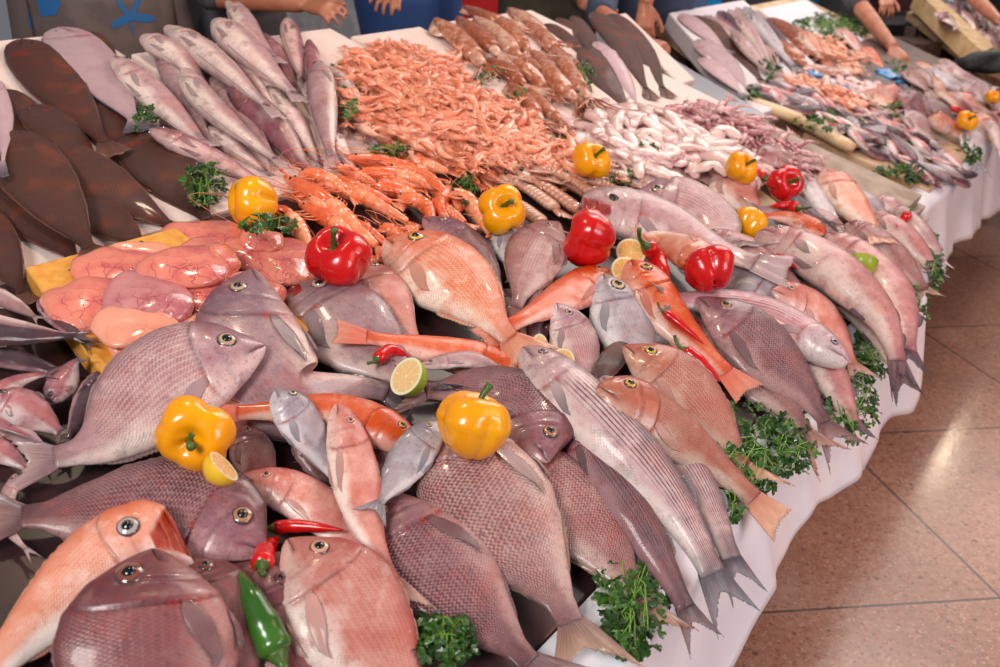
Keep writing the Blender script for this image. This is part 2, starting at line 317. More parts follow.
def fish(kind, pts, w, ds, label, color='mauve', roll=0, gape=0., group=None, surf=surf1, res=1., pen=.72, lift=0., name=None, trk=1., fins=True, eye=True, press=1., lean=.42, eyeo=None, cat='fish', tfk=1., maxlift=.17):
    P = PROF[kind]; NS = 40; tf = P['tf']*tfk
    cur = spline(pts, NS)
    L_ = np.zeros(NS)+.02
    # true height of the body from its width in the photo, measured across on the surface
    mid = cur[NS//3]; tg = cur[NS//3+2]-cur[NS//3-2]; tg /= np.linalg.norm(tg); nn = np.array([-tg[1], tg[0]])
    ab = unp([mid-nn*w/2, mid+nn*w/2], .03, surf); hgt = float(np.linalg.norm(ab[1]-ab[0]))
    kk = FPX/float(ab[:, 1].mean()*cp-(ab[:, 2].mean()-CAMZ)*sp_)
    r_ = math.radians(roll); cr, sr = math.cos(r_), math.sin(r_)
    def frame(W):
        T = np.gradient(W, axis=0); T /= np.linalg.norm(T, axis=1, keepdims=True)
        Nn = normal(W[:, 0], W[:, 1], surf); Vw = np.array([0, 0, CAMZ])-W; Vw /= np.linalg.norm(Vw, axis=1, keepdims=True)
        Nn = Nn*(1-lean)+Vw*lean; Nn = np.stack([gauss(Nn[:, k], 6) for k in range(3)], 1)
        Nn -= T*np.sum(Nn*T, 1, keepdims=True); Nn /= np.linalg.norm(Nn, axis=1, keepdims=True)
        D0 = ds*np.cross(Nn, T); return T, Nn*cr-D0*sr, D0*cr+Nn*sr, Vw
    W0 = unp(cur, .03, surf); T0, N0, D1, V0 = frame(W0); i0 = NS//3
    vp = V0[i0]-T0[i0]*np.dot(V0[i0], T0[i0]); vp /= np.linalg.norm(vp); ff = min(1., abs(float(np.dot(vp, N0[i0])))); tr_ = P['tr']*trk
    hgt = w/kk/math.sqrt(ff*ff+tr_*tr_*(1-ff*ff))
    sarr = np.linspace(0, 1, NS); sb = np.clip(sarr/(1-tf), 0, 1)
    hh = (I(sb, *P['top'])+I(sb, *P['bot']))/2*hgt; tt = I(sb, *P['th'])*hgt*P['tr']/2*trk
    hh = np.where(sarr > 1-tf, hh*1.6, hh); tt = np.where(sarr > 1-tf, .004, tt)
    nz_ = np.clip(np.abs(N0[:, 2]), 0, 1); lat = np.sqrt((hh*nz_)**2+tt**2*(1-nz_**2)); ver = np.sqrt(hh**2*(1-nz_**2)*.5+(tt*nz_)**2)
    for it in range(4):
        W = unp(cur, L_, surf)
        T = np.gradient(W, axis=0); T /= np.linalg.norm(T, axis=1, keepdims=True)
        Nn = normal(W[:, 0], W[:, 1], surf); B = np.cross(Nn, T)
        req = np.full(NS, -1.)
        for o in (-.85, -.6, -.35, 0, .35, .6, .85):
            x = W[:, 0]+B[:, 0]*lat*o; y = W[:, 1]+B[:, 1]*lat*o
            req = np.maximum(req, Hat(x, y)*(.92 if abs(o) > .5 else 1)+ver*math.sqrt(1-o*o)*pen)
        req = np.minimum(req, maxlift)
        nb = int(NS*(1-tf)); kf = np.polyfit(sarr[:nb], req[:nb], 1); lin = np.polyval(kf, np.clip(sarr, 0, 1-tf)); xx = sarr/(1-tf)
        sm = gauss(np.where(sarr < 1-tf, .6*lin+.4*req, req), 5); L2 = np.maximum(sm+.5*np.max(np.maximum(req-sm, 0)), ver*.9)*press+lift
        L_ = .4*L_+.6*L2 if it else L2
    W = unp(cur, L_, surf)
    FINE = 70; W = resample(W, FINE)
    for _ in range(2): W[1:-1] = .25*W[:-2]+.5*W[1:-1]+.25*W[2:]
    T, N, D, _v = frame(W)
    sa = np.linspace(0, 1, FINE)
    def C(s): return np.stack([I(s, sa, W[:, k]) for k in range(3)], -1)
    def VD(s): return np.stack([I(s, sa, D[:, k]) for k in range(3)], -1)
    def VN(s): return np.stack([I(s, sa, N[:, k]) for k in range(3)], -1)
    def VT(s): return np.stack([I(s, sa, T[:, k]) for k in range(3)], -1)
    bl = 1-tf
    def SP(s, a, off=0.):                       # s along the body 0..1, a = angle from the back; array in, points out
        s = np.asarray(s, float); a = np.asarray(a, float); sg = s*bl
        ca, sn = np.cos(a), np.sin(a)
        hd = np.where(ca > 0, I(s, *P['top']), I(s, *P['bot']))*hgt
        th = I(s, *P['th'])*hgt*P['tr']/2*trk
        k = 1-.16*ca*ca*np.where(ca > 0, 1, .7)
        return C(sg)+VD(sg)*(ca*(hd+off))[..., None]+VN(sg)*(np.sign(sn)*np.abs(sn)**.9*(th*k+off))[..., None]
    org = C(np.array(.45*bl))-np.array([0, 0, float(np.interp(.45, sarr, ver))])
    root = empty(name or NAMES[kind], org); tag(root, label, cat, group)
    sk, fm_, em_, pf_ = pal(color); rnd = random.random()
    nr = int(84*res); na = int(52*res)//2*2
    s = np.r_[np.linspace(0, .36, int(nr*.5), endpoint=False)**1., np.linspace(.36, 1, nr-int(nr*.5))]
    a = np.linspace(-PI, PI, na, endpoint=False)
    Sg, Ag = np.meshgrid(s, a, indexing='ij'); v = 1-np.abs(Ag)/PI
    V = SP(Sg, Ag)
    cen = C(Sg*bl); out = V-cen; out /= np.linalg.norm(out, axis=2, keepdims=True)+1e-9
    # gill cover: a raised plate that ends in a curved step, then cheek and mouth grooves
    opx = P['op']-.07*np.abs(2*(v-.45))**2
    d = Sg-opx; step = np.where(d < 0, np.exp(-(d/.07)**2), -.5*np.exp(-(d/.012)**2))
    side = np.clip(np.sin(np.abs(Ag))*1.5, 0, 1)
    disp = step*.018*hgt*side*(1 if kind != 'sole' else .3)
    pre = P['op']*.68-.05*np.abs(2*(v-.4))**2; g2 = np.exp(-((Sg-pre)/.009)**2)*side*(v < .62)
    disp -= g2*.012*hgt*(kind != 'sole')
    mv = .47-.75*Sg; ml = np.exp(-((v-mv)/.032)**2)*(1/(1+np.exp((Sg-.095)/.008)))
    disp -= ml*.035*hgt
    es, ev, er = eyeo or P['eye']
    eh = np.sqrt(((Sg-es)*bl*np.linalg.norm(np.diff(W, axis=0), axis=1).sum()/hgt)**2+((v-ev)*1.35)**2)
    disp += np.exp(-((eh-er*1.35)/.03)**2)*.014*hgt
    # soft body: dents and folds
    ph = RNG.random(4)*6
    disp += np.exp(-((v-.46)/.12)**2)*np.exp(-((Sg-.2)/.04)**2)*.02*hgt*(kind != 'sole')
    disp += (np.sin(Sg*17+ph[0]+2*np.cos(Ag))*np.cos(Ag*2+ph[1])*.006+np.sin(Sg*34+ph[2])*np.sin(3*Ag+ph[3])*.0025)*hgt*side
    V = V+out*disp[..., None]
    if gape:
        k = np.clip(1-Sg/.15, 0, 1)**1.2
        V = V-VD(Sg*bl)*((v < mv)*k*gape*hgt)[..., None]+VD(Sg*bl)*((v >= mv)*k*gape*.35*hgt)[..., None]
        V = V+VT(Sg*bl)*((v < mv)*k*gape*.25*hgt)[..., None]
        ml = np.maximum(ml, np.exp(-((v-mv)/.06)**2)*(Sg < .13))
    gr = np.clip(ml*1.1, 0, 1)*.9+np.where((d > 0), np.exp(-(d/.012)**2), 0)*side*.55+g2*.2
    bodym = 1/(1+np.exp(-(Sg-opx)/.012)) if kind != 'sole' else np.ones_like(Sg)
    redm = np.exp(-((Sg-opx-.01)/.016)**2)*(np.abs(v-.33) < .1)*.5+(ml > .4)*(gape > 0)*.6
    k = nr*na; tipc = C(np.array(0.))-VT(np.array(0.))*.012*hgt; endc = C(np.array(bl))
    Vs = np.vstack([V.reshape(-1, 3), tipc, endc])
    F = gridf(nr, na, True, True)+[(k, j, (j+1) % na) for j in range(na)]+[(k+1, (nr-1)*na+(j+1) % na, (nr-1)*na+j) for j in range(na)]
    if ds < 0: F = [q[::-1] for q in F]
    fc = np.vstack([np.stack([Sg, v, np.full_like(Sg, rnd)], -1).reshape(-1, 3), [0, .5, rnd], [1, .5, rnd]])
    fm = np.vstack([np.stack([gr, bodym, redm], -1).reshape(-1, 3), [.3, 0, 0], [0, 1, 0]])
    mk('body', local(Vs, org), F, sk, root, fc, fm)
    # tail fin
    def put(nm, Pg, Nrm, th, mat, a, b, parent=None):
        vv, ff = sheet(Pg, Nrm, th); A = np.stack([a, b, np.full_like(a, rnd)], -1).reshape(-1, 3)
        return mk(nm, local(vv, org), ff, mat, parent or root, np.vstack([A, A]))
    n, m = 8, 31; u = np.linspace(0, 1, n)[:, None]*np.ones((1, m)); ph_ = np.linspace(-1, 1, m)[None]*np.ones((n, 1))
    fk = P['fork']; rag = 1-.1*RNG.random(m)*(np.arange(m) % 2)
    Ln = (1-fk+fk*np.abs(ph_)**1.25)*rag
    sg = bl*.985+u*Ln*tf*1.0; base = I(1., *P['top'])*hgt*.95
    spread = base*(1-u)+u*hgt*(.36 if kind in ('bream', 'snapper', 'mullet') else .3)*(1+.1*random.random())
    Pg = C(np.minimum(sg, 1))+VD(np.minimum(sg, 1))*(ph_*spread)[..., None]+VN(np.minimum(sg, 1))*((.012*hgt*np.sin(ph_*9+u*3+rnd*6)*u)+.01*hgt*u*np.sin(rnd*9))[..., None]
    put('tail_fin', Pg, VN(np.minimum(sg, 1)), .0016, fm_, u, ph_*.5+.5)
    if fins:
        def edge(nm, s0, s1, hf, side_, rag=.25, lean=.5, n=5, m=28):
            ss = np.linspace(s0, s1, m)[None]*np.ones((n, 1)); uu = np.linspace(0, 1, n)[:, None]*np.ones((1, m))
            x = (ss-s0)/(s1-s0); pr = np.sin(np.clip(x*1.02+.06, 0, 1)*PI)**.45*(1-.35*x); rg = 1-rag*(np.arange(m) % 2)*(x < .6)
            hx_ = hf*hgt*pr*rg*uu; st = np.minimum(ss*bl+uu*lean*hf*hgt/1.6, .99)
            hd = (I(ss, *P['top']) if side_ > 0 else I(ss, *P['bot']))*hgt*.97
            Pp = C(st)+VD(st)*((hd+hx_)*side_)[..., None]+VN(st)*(np.sin(ss*60+uu*2)*.004*hgt*uu-uu*.02*hgt)[..., None]
            put(nm, Pp, VN(st), .0014, fm_, uu, x)
        if kind == 'sole':
            edge('dorsal_fin', .04, .96, .055, 1, .15, .2, m=60); edge('anal_fin', .12, .96, .055, -1, .15, .2, m=60)
        elif kind == 'hake':
            edge('dorsal_fin', .3, .42, .14, 1); edge('rear_dorsal_fin', .46, .93, .07, 1); edge('anal_fin', .5, .93, .07, -1)
        elif kind == 'mullet':
            edge('dorsal_fin', .42, .53, .12, 1, .3, .9); edge('rear_dorsal_fin', .7, .8, .13, 1); edge('anal_fin', .68, .78, .14, -1)
        elif kind == 'sardine': edge('dorsal_fin', .42, .56, .12, 1)
        else: edge('dorsal_fin', .3, .86, .04, 1, .35, .9); edge('anal_fin', .64, .86, .05, -1, .3, .9)
        if kind != 'sole':
            for sd in ((1,) if abs(roll) < 25 else (1, -1)):
                pl = {'bream': .27, 'snapper': .25, 'scorpion': .2}.get(kind, .14); n, m = 9, 9
                uu = np.linspace(0, 1, n)[:, None]*np.ones((1, m)); w_ = np.linspace(-1, 1, m)[None]*np.ones((n, 1))
                v0 = .36-.1*uu; wd = (.022+.06*np.sin(uu**.8*PI*.75))*(1-.55*uu)
                ss = P['op']+.0+uu*pl*(1-.22*np.abs(w_)*uu); aa = sd*PI*(1-(v0+w_*wd))
                Pp = SP(ss, aa, .006*hgt+.02*hgt*uu+.004*hgt*np.cos(w_*12))
                put('pectoral_fin', Pp, VN(ss*bl)*sd, .0012, pf_, uu, w_*.5+.5)
            n, m = 5, 7; uu = np.linspace(0, 1, n)[:, None]*np.ones((1, m)); w_ = np.linspace(-1, 1, m)[None]*np.ones((n, 1))
            ss = P['op']+.05+uu*.13+.02*w_; aa = PI*(1-(.1-.02*uu+w_*(.02+.03*uu)))
            put('pelvic_fin', SP(ss, aa, .01*hgt+.03*hgt*uu), VN(ss*bl), .0012, pf_, uu, w_*.5+.5)
    if eye:
        for sd in ((1,) if abs(roll) < 25 else (1, -1)):
            c = SP(es, sd*PI*(1-ev)); c2 = SP(es+.01, sd*PI*(1-ev)); c3 = SP(es, sd*PI*(1-ev-.02))
            u_ = (c2-c)/np.linalg.norm(c2-c); w_ = c3-c; nn_ = np.cross(u_, w_); nn_ /= np.linalg.norm(nn_)
            if np.dot(nn_, c-C(np.array(es*bl))) < 0: nn_ = -nn_
            w_ = np.cross(nn_, u_); R = er*hgt; c = c+nn_*R*.04
            v_, f_, a_ = dome(c, nn_, u_, R, R*.38)
            e = mk('eye', local(v_, org), f_, em_, root, a_)
            v_, f_, a_ = dome(c+nn_*R*.3, nn_, u_, R*.5, R*.2, 12, 3)
            mk('pupil', local(v_, org), f_, PUPIL, e)
    # write into the height map
    M = 110; Wd = resample(W, M); hv = I(np.linspace(0, 1, M), sarr, ver); lt = I(np.linspace(0, 1, M), sarr, lat)
    Bd = np.cross(normal(Wd[:, 0], Wd[:, 1], surf), np.gradient(Wd, axis=0)); Bd /= np.linalg.norm(Bd, axis=1, keepdims=True)
    o = np.linspace(-1, 1, 35)[None]
    X = Wd[:, 0:1]+Bd[:, 0:1]*lt[:, None]*o; Y = Wd[:, 1:2]+Bd[:, 1:2]*lt[:, None]*o
    Z = (Wd[:, 2]-surf(Wd[:, 0], Wd[:, 1]))[:, None]+hv[:, None]*np.sqrt(1-o*o)
    Hput(X, Y, Z)
    FISHES.append(root); return root
# ---------------------------------------------------------------- produce, shellfish, greens
def rest(px, r, k=.85, surf=surf1, put=True, ff=.6):
    l = .02
    for _ in range(5):
        W = unp([px], l, surf)[0]; h = 0
        for a in range(8):
            for q in (0, .5*ff/.6, ff): h = max(h, float(Hat(W[0]+math.cos(a*PI/4)*r*q, W[1]+math.sin(a*PI/4)*r*q)))
        l = .5*l+.5*(h+r*k)
    W = unp([px], l, surf)[0]
    if put:
        g = np.linspace(-1, 1, 21); X, Y = np.meshgrid(g, g); m = X*X+Y*Y <= 1
        Hput(W[0]+X[m]*r, W[1]+Y[m]*r, l+np.sqrt(np.maximum(1-X[m]**2-Y[m]**2, 0))*r*.9)
    return W
def pxm(px, surf=surf1):                        # metres per pixel there
    W = unp([px], .04, surf)[0]; d = rays(px)[0]; return (W[0]/d[0] if abs(d[0]) > .02 else W[1]/d[1])/FPX
def rotm(o, rx, ry, rz): o.rotation_euler = (rx, ry, rz); return o
def vegmat(name, c, c2, rough=.16):
    if name in _M: return _M[name]
    t = NT(name); n = t.noise(t.obj(), 16, 3); col = t.mix(t.sstep(n, .4, .75), hx(c), hx(c2)); t.bump(t.noise(t.obj(), 9, 2), .1, .01)
    _M[name] = t.fin(col, rough+.08, .35); return _M[name]
YEL = lambda: vegmat('pepper_yellow', '#f7a000', '#fdb40c'); RED = lambda: vegmat('pepper_red', '#c80a12', '#da1a18')
GRN = lambda: plain('stem_green', '#4b6b22', .45, .2, .2, 90, '#2f4a16'); CHG = lambda: vegmat('chilli_green', '#2c5a1c', '#3f7424')
def pepper(px, rp, color, tilt, label, cat='pepper', surf=surf1, stem=True, group=None, lobes=4, squash=.86, lift=0):
    R = rp*pxm(px, surf); W = rest(px, R, .8, surf); W[2] += lift
    n, m = 26, 48; u = np.linspace(0, PI, n)[:, None]*np.ones((1, m)); p = np.arange(m)[None]*2*PI/m*np.ones((n, 1))
    ph = random.random()*6; lob = np.abs(np.cos(lobes*p/2+ph))**.6
    r = np.sin(u)**.72*(.84+.17*lob*np.sin(u)**.5)*(1+.05*np.sin(p+ph)+.04*np.sin(2*p+1.3*ph))
    z = np.cos(u)*squash*(1+.05*np.sin(p*2+ph)); z = z-.42*np.exp(-(r/.33)**2)*np.where(z > 0, 1, -.22-.5*(1-lob))
    r = r*np.where(z < 0, 1-.2*np.abs(z), 1.04)*(1-.1*(1-lob)*(z < .3))
    V = np.stack([r*np.cos(p), r*np.sin(p), z], -1).reshape(-1, 3)*R
    o = empty('bell_pepper', W); tag(o, label, cat, group)
    mk('flesh', V, gridf(n, m, True, True), YEL() if color == 'y' else RED(), o)
    if stem:
        P = [(0, 0, .38*R), (0, 0, .6*R), (.06*R, .03*R, .85*R), (.17*R, .06*R, 1.1*R)]
        parts = [tube(spline(P, 8), [.15*R, .1*R, .085*R, .08*R, .08*R, .085*R, .1*R, .12*R], 8)]
        k = 26; V2 = [(0, 0, .52*R)]+[(q*R*math.cos(a)*(.2+.22*(i % 4 == 0))*1.15, R*math.sin(a)*(.2+.22*(i % 4 == 0))*1.15, R*(.47+.05*(i % 4 == 0))) for i, a in enumerate(np.arange(k)*2*PI/k) for q in (1,)]
        parts.append((np.array(V2), [(0, 1+i, 1+(i+1) % k) for i in range(k)], np.zeros((k+1, 3))))
        v, f, a = merge(parts); mk('stem', v, f, GRN(), o)
    rotm(o, *tilt); return o
def chilli(pts, w, color, label, curl=0, stem_at=0, surf=surf1, cat='chilli pepper', lift=0, name='chilli_pepper'):
    P = np.asarray(pts, float); m = pxm(P[0], surf); r = w*m/2
    cur = spline(P, 22); l = np.zeros(22)+.03
    for _ in range(4):
        W = unp(cur, l, surf); l2 = np.array([float(Hat(a, b)) for a, b in W[:, :2]]); l = .5*l+.5*(gauss(l2, 4)+r*.8)
    l += lift; W = unp(cur, l, surf); W[:, 2] += 0
    s = np.linspace(0, 1, 22); R = r*np.interp(s, [0, .06, .2, .5, .8, 1], [.55, .95, 1, .85, .5, .08])*(1+.05*np.sin(s*21))
    org = W[8].copy(); o = empty(name, org); tag(o, label, cat)
    v, f, a = tube(W, R, 12); v = v+0
    mk('flesh', local(v, org), f, RED() if color == 'r' else CHG() if color == 'g' else YEL(), o)
    d = (W[0]-W[2]); d /= np.linalg.norm(d)
    St = np.array([W[0]-d*r*.3, W[0]+d*r*.5, W[0]+d*r*1.4+(0, 0, r*.3), W[0]+d*r*2.4+np.array([r*.5, 0, r*.8])])
    v, f, a = tube(spline(St, 8), [r*.75, r*.6, r*.34, r*.25, r*.22, r*.22, r*.24, r*.28], 8); mk('stem', local(v, org), f, GRN(), o)
    Hput(W[:, 0], W[:, 1], l+r); return o
def citrus_cut(name, pulp):
    if name in _M: return _M[name]
    t = NT(name); V, s, v, r_ = t.attr('fc')            # s radius, v angle
    a = t.math('ABSOLUTE', t.math('SINE', t.math('MULTIPLY', v, 9*PI)))
    wall = t.math('MULTIPLY', t.math('SUBTRACT', 1., t.sstep(a, .05, .22)), .8)
    c = t.mix(t.math('MULTIPLY', t.noise(t.obj(), 150, 3), .5), hx(pulp), (1, .92, .6, 1)); c = t.mix(wall, c, hx('#fbeec2'))
    c = t.mix(t.sstep(s, .82, .88), c, hx('#f7edc4')); c = t.mix(t.math('SUBTRACT', 1., t.sstep(s, .03, .1)), c, hx('#fbeec2'))
    t.bump(t.noise(t.obj(), 120, 2), .3, .002); _M[name] = t.fin(c, .2, .5, .5, .2); return _M[name]
def citrus(px, rp, color, tilt, label, thick=1., surf=surf1, group=None, name='lemon_half', cat='lemon', lift=0):
    R = rp*pxm(px, surf); W = rest(px, R, .55, surf); W[2] += lift; o = empty(name, W); tag(o, label, cat, group)
    m = 40; p = np.arange(m)*2*PI/m
    if thick < .5: prof = [(1, 0), (1.01, -.5*thick), (.99, -thick), (.9, -thick-.01), (0.01, -thick-.01)]
    else: prof = [(1, 0), (1.0, -.12), (.96, -.35), (.86, -.6), (.66, -.84), (.4, -1.0), (.2, -1.12), (.01, -1.16)]
    V = np.array([[(r*math.cos(q), r*math.sin(q), z) for q in p] for r, z in prof]).reshape(-1, 3)*R
    rind = dict(y=('#f0b81c', '#f6c832'), g=('#a9b82a', '#7f9a20'))[color]
    mk('rind', V, gridf(len(prof), m, True), vegmat('rind_'+color, *rind, rough=.35), o)
    V = [(0, 0, .005)]+[(.99*f*math.cos(q), .99*f*math.sin(q), .005*(f < 1)) for f in (.5, 1) for q in p]
    F = [(0, 1+i, 1+(i+1) % m) for i in range(m)]+[(1+i, 1+m+i, 1+m+(i+1) % m, 1+(i+1) % m) for i in range(m)]
    A = [(0, 0, 0)]+[(f, i/m, 0) for f in (.5, 1) for i in range(m)]
    # angle is made symmetric so that the seam does not show
    A = [(x[0], min(x[1], 1), 0) for x in A]
    mk('cut_face', np.array(V)*R, F, citrus_cut('pulp_'+color, '#f2a92a' if color == 'y' else '#f0b870'), o, np.array(A))
    rotm(o, *tilt); return o
# parsley: bunches of stems with three-lobed leaves
LEAF = lambda: _leaf()
def _leaf():
    if 'parsley_leaf' in _M: return _M['parsley_leaf']
    t = NT('parsley_leaf'); V, s, v, r_ = t.attr('fc')
    c = t.ramp(t.math('ADD', t.math('MULTIPLY', r_, .7), t.math('MULTIPLY', t.noise(t.obj(), 30, 2), .3)), [(0, '#17300e'), (.5, '#2a5216'), (1, '#4c7a22')])
    _M['parsley_leaf'] = t.fin(c, .38, .15); return _M['parsley_leaf']
def leaflet(c, d, n, r):
    """a frond tip: three toothed lobes, each folded along its midrib"""
    V = []; F = []; A = []; b = np.cross(n, d); k0 = random.random()
    for ang, l in ((0, 1.), (.95, .8), (-.95, .8)):
        dd = d*math.cos(ang)+b*math.sin(ang); bb = np.cross(n, dd); k = len(V)
        for x, y, z in ((0, 0, 0), (.35, .22, .05), (.5, .42, .1), (.62, .27, .04), (.85, .3, .06), (1., 0, -.08), (.85, -.3, .06), (.62, -.27, .04), (.5, -.42, .1), (.35, -.22, .05), (.55, 0, -.04)):
            V.append(c+dd*x*l*r+bb*y*l*r*.8+n*z*r); A.append((x, y, k0))
        F += [(k+10, k+i, k+(i+1) % 10) for i in range(10)]
    return np.array(V), F, np.array(A)
def parsley(px, rx, ry, n, label, surf=surf1, group=None, size=.014, hang=0, name='parsley_bunch', thick=.03, base=None):
    C0 = unp([px], .03, surf)[0]; parts = []; stems = []
    k = max(3, n//14); roots = []
    for i in range(k):
        a = random.random()*2*PI; q = math.sqrt(random.random())*.6
        roots.append((px[0]+rx*q*math.cos(a), px[1]+ry*q*math.sin(a)))
    for i in range(n):
        a = random.random()*2*PI; q = math.sqrt(random.random()); p = (px[0]+rx*q*math.cos(a), px[1]+ry*q*math.sin(a))
        W = unp([p], .01, surf)[0]; h = float(Hat(W[0], W[1])); h = min(h, .07) if base is None else base
        l = h+.004+random.random()*thick*(1-.5*q); W = unp([p], l, surf)[0]
        d = RNG.normal(size=3); d[2] = d[2]*.5-.1; d /= np.linalg.norm(d); nn = normal(W[0], W[1], surf)+RNG.normal(size=3)*.4+(0, -.3, 0); nn -= d*np.dot(nn, d); nn /= np.linalg.norm(nn)
        parts.append(leaflet(W, d, nn, size*(.7+.6*random.random())))
        if i % 5 == 0:
            r0 = roots[i % k]; W0 = unp([r0], .006+.5*thick*random.random()+(min(float(Hat(*unp([r0], .01, surf)[0][:2])), .07) if base is None else base), surf)[0]
            M_ = (W0+W)/2+RNG.normal(size=3)*.006+(0, 0, .006); stems.append(tube(spline([W0, M_, W], 6), .0009, 5))
    v, f, a = merge(parts); o = mk(name, local(v, C0), f, LEAF(), None, a, smooth=False); o.location = C0; tag(o, label, 'parsley', group)
    v, f, a = merge(stems); mk('stem', local(v, C0), f, plain('parsley_stem', '#6f9a3a', .4, .2), o); return o
# shellfish
def shellmat(name, c1, c2, c3, seg=0, rough=.3, sss=.15):
    if name in _M: return _M[name]
    t = NT(name); V, s, v, r_ = t.attr('fc'); n = t.noise(t.obj(), 60, 3)
    oi = t.n.new('ShaderNodeObjectInfo').outputs['Random']
    c = t.ramp(t.math('ADD', t.math('MULTIPLY', n, .7), t.math('MULTIPLY', oi, .35)), [(.15, c1), (.5, c2), (.85, c3)])
    if seg:
        w = t.math('SINE', t.math('MULTIPLY', s, seg*2*PI)); c = t.mix(t.math('MULTIPLY', t.sstep(w, .6, 1), .45), c, hx(c1)); t.bump(w, .4, .002)
    else: t.bump(n, .3, .002)
    _M[name] = t.fin(c, rough, .6, .5, sss); return _M[name]
def shrimp_geo(curl, seed, L=.052, w=.0076, simple=False):
    rg = random.Random(seed); n = 11 if not simple else 7
    s = np.linspace(0, 1, n); th = curl*s**1.2; dx = np.cos(th); dy = np.sin(th)
    P = np.stack([np.r_[0, np.cumsum(dx[:-1])], np.r_[0, np.cumsum(dy[:-1])], np.zeros(n)], 1)/(n-1)*L
    R = w*np.interp(s, [0, .08, .25, .4, .75, .92, 1], [.25, .7, 1.05, 1, .62, .35, .3])*(1+.07*(np.arange(n) % 2))
    parts = [tube(P, R, 7, 1., (0, 0, 1))]
    e = P[-1]; d = np.array([math.cos(th[-1]), math.sin(th[-1]), 0]); b = np.array([-d[1], d[0], 0])
    for k in (-1, 0, 1): parts.append(tube([e, e+(d+b*k*.45)*w*1.3, e+(d+b*k*.6)*w*2.4], [w*.25, w*.5, w*.12], 5, .3))
    hd = P[0]
    parts.append(tube([hd+(w*.6, 0, 0), hd+(-w*1.2, w*.25, w*.15), hd+(-w*2.6, w*.5, w*.5)], [w*.4, w*.25, .0003], 4))
    if not simple:
        for k in (-1, 1):
            a0 = rg.uniform(-.6, .6); parts.append(tube(spline([hd, hd+(-w*3, k*w*1.5, w*a0), hd+(-w*5.5+w*rg.random(), k*w*(2+3*rg.random()), -w*.5)], 6), .00035, 3))
        for q in range(5):
            c = P[1+q]; dd = np.array([math.sin(th[1+q]), -math.cos(th[1+q]), 0]); parts.append(tube([c, c-dd*-w*1.3+(0, 0, -w*.1), c+dd*w*2.1+(w*.6, 0, -w*.4)], [.0007, .0006, .0003], 3))
    return merge(parts)
def prawn(pts, w, label, color='prawn', surf=surf1, group=None, kind='prawn', cat='prawn'):
    m = pxm(pts[0], surf); r = w*m/2; n = 34; cur = spline(pts, n); l = np.zeros(n)+.02
    for _ in range(4):
        W = unp(cur, l, surf); h = np.array([float(Hat(a, b)) for a, b in W[:, :2]]); l = .5*l+.5*(np.minimum(gauss(h, 4), .1)+r*.75)
    W = unp(cur, l, surf); org = W[12].copy(); o = empty(kind, org); tag(o, label, cat, group)
    T, U, B = frames(W, (-.2, .15, 1)); s = np.linspace(0, 1, n)
    mats = {'prawn': shellmat('prawn_shell', '#cf4422', '#ee7748', '#f8b890'), 'mantis': shellmat('mantis_shell', '#9c5a44', '#c08a72', '#d9b09a')}
    mt = mats[color]; hs = 13 if color == 'prawn' else 6
    seg = lambda q, a: 1+a*((q*8) % 1-.5)
    if color == 'prawn':
        v, f, a = tube(W[:hs+1], r*np.interp(s[:hs+1], [0, .12, .3, .4], [.35, .85, 1.1, 1.0]), 14, 1.1, U[0]); mk('carapace', local(v, org), f, mt, o, a)
        v, f, a = tube(resample(W[hs:30], 40), r*np.interp(np.linspace(0, 1, 40), [0, .3, .7, 1], [1, .95, .7, .4])*(1+.12*((np.linspace(0, 6, 40) % 1)-.4)), 14, 1.05, U[hs]); mk('abdomen', local(v, org), f, mt, o, a)
    else:
        v, f, a = tube(W[:hs+1], r*np.array([.35, .6, .75, .85, .9, .92, .92]), 14, .6, U[0]); mk('carapace', local(v, org), f, mt, o, a)
        v, f, a = tube(resample(W[hs:31], 66), r*np.interp(np.linspace(0, 1, 66), [0, .4, .9, 1], [.85, 1, 1.05, .8])*(1+.16*((np.linspace(0, 11, 66) % 1)-.5)), 16, .5, U[hs]); mk('abdomen', local(v, org), f, mt, o, a)
    e = W[29]; d = T[30]; parts = []
    for k in (-2, -1, 0, 1, 2): parts.append(tube([e, e+(d+B[30]*k*.28)*r*1.1, e+(d+B[30]*k*.36)*r*2.3+U[30]*r*.1], [r*.25, r*.36, r*.1], 7, .3))
    v, f, a = merge(parts); mk('tail_fan', local(v, org), f, mt, o, a)
    for k in (-1, 1):
        c = W[2]+U[2]*r*.6+B[2]*k*r*.35; v, f, a = dome(c, (U[2]+B[2]*k*.6)/np.linalg.norm(U[2]+B[2]*k*.6), T[2], r*.2, r*.2, 8, 3); mk('eye', local(v, org), f, PUPIL, o)
    q = random.random
    for k in (-1, 1):
        if color == 'prawn':
            A0 = W[0]; P = spline([A0, A0-T[0]*r*3+B[0]*k*r*(1+2*q())+U[0]*r, A0-T[0]*r*(4+3*q())+B[0]*k*r*(3+4*q())+U[0]*r*.6, A0+T[0]*r*4*q()+B[0]*k*r*(6+4*q())+U[0]*r*.3], 18)
            v, f, a = tube(P, .0006, 4); mk('antenna', local(v, org), f, mt, o, a)
        for j in range(4):
            c = W[4+2*j]+B[4+2*j]*k*r*.7; P = spline([c, c+B[4+2*j]*k*r*1.1-T[4]*r*.3, c+B[4+2*j]*k*r*(1.4+.5*q())-T[4]*r*(1.3+q())-U[4]*r*.2], 6)
            v, f, a = tube(P, [r*.13, r*.11, r*.1, r*.08, r*.06, r*.03], 5); mk('leg', local(v, org), f, mt, o, a)
    v, f, a = tube([W[1]+U[1]*r*.4, W[0]-T[0]*r*.9+U[0]*r*.5, W[0]-T[0]*r*2.1+U[0]*r*.9], [r*.22, r*.14, r*.02], 6, .6); mk('rostrum', local(v, org), f, mt, o, a)
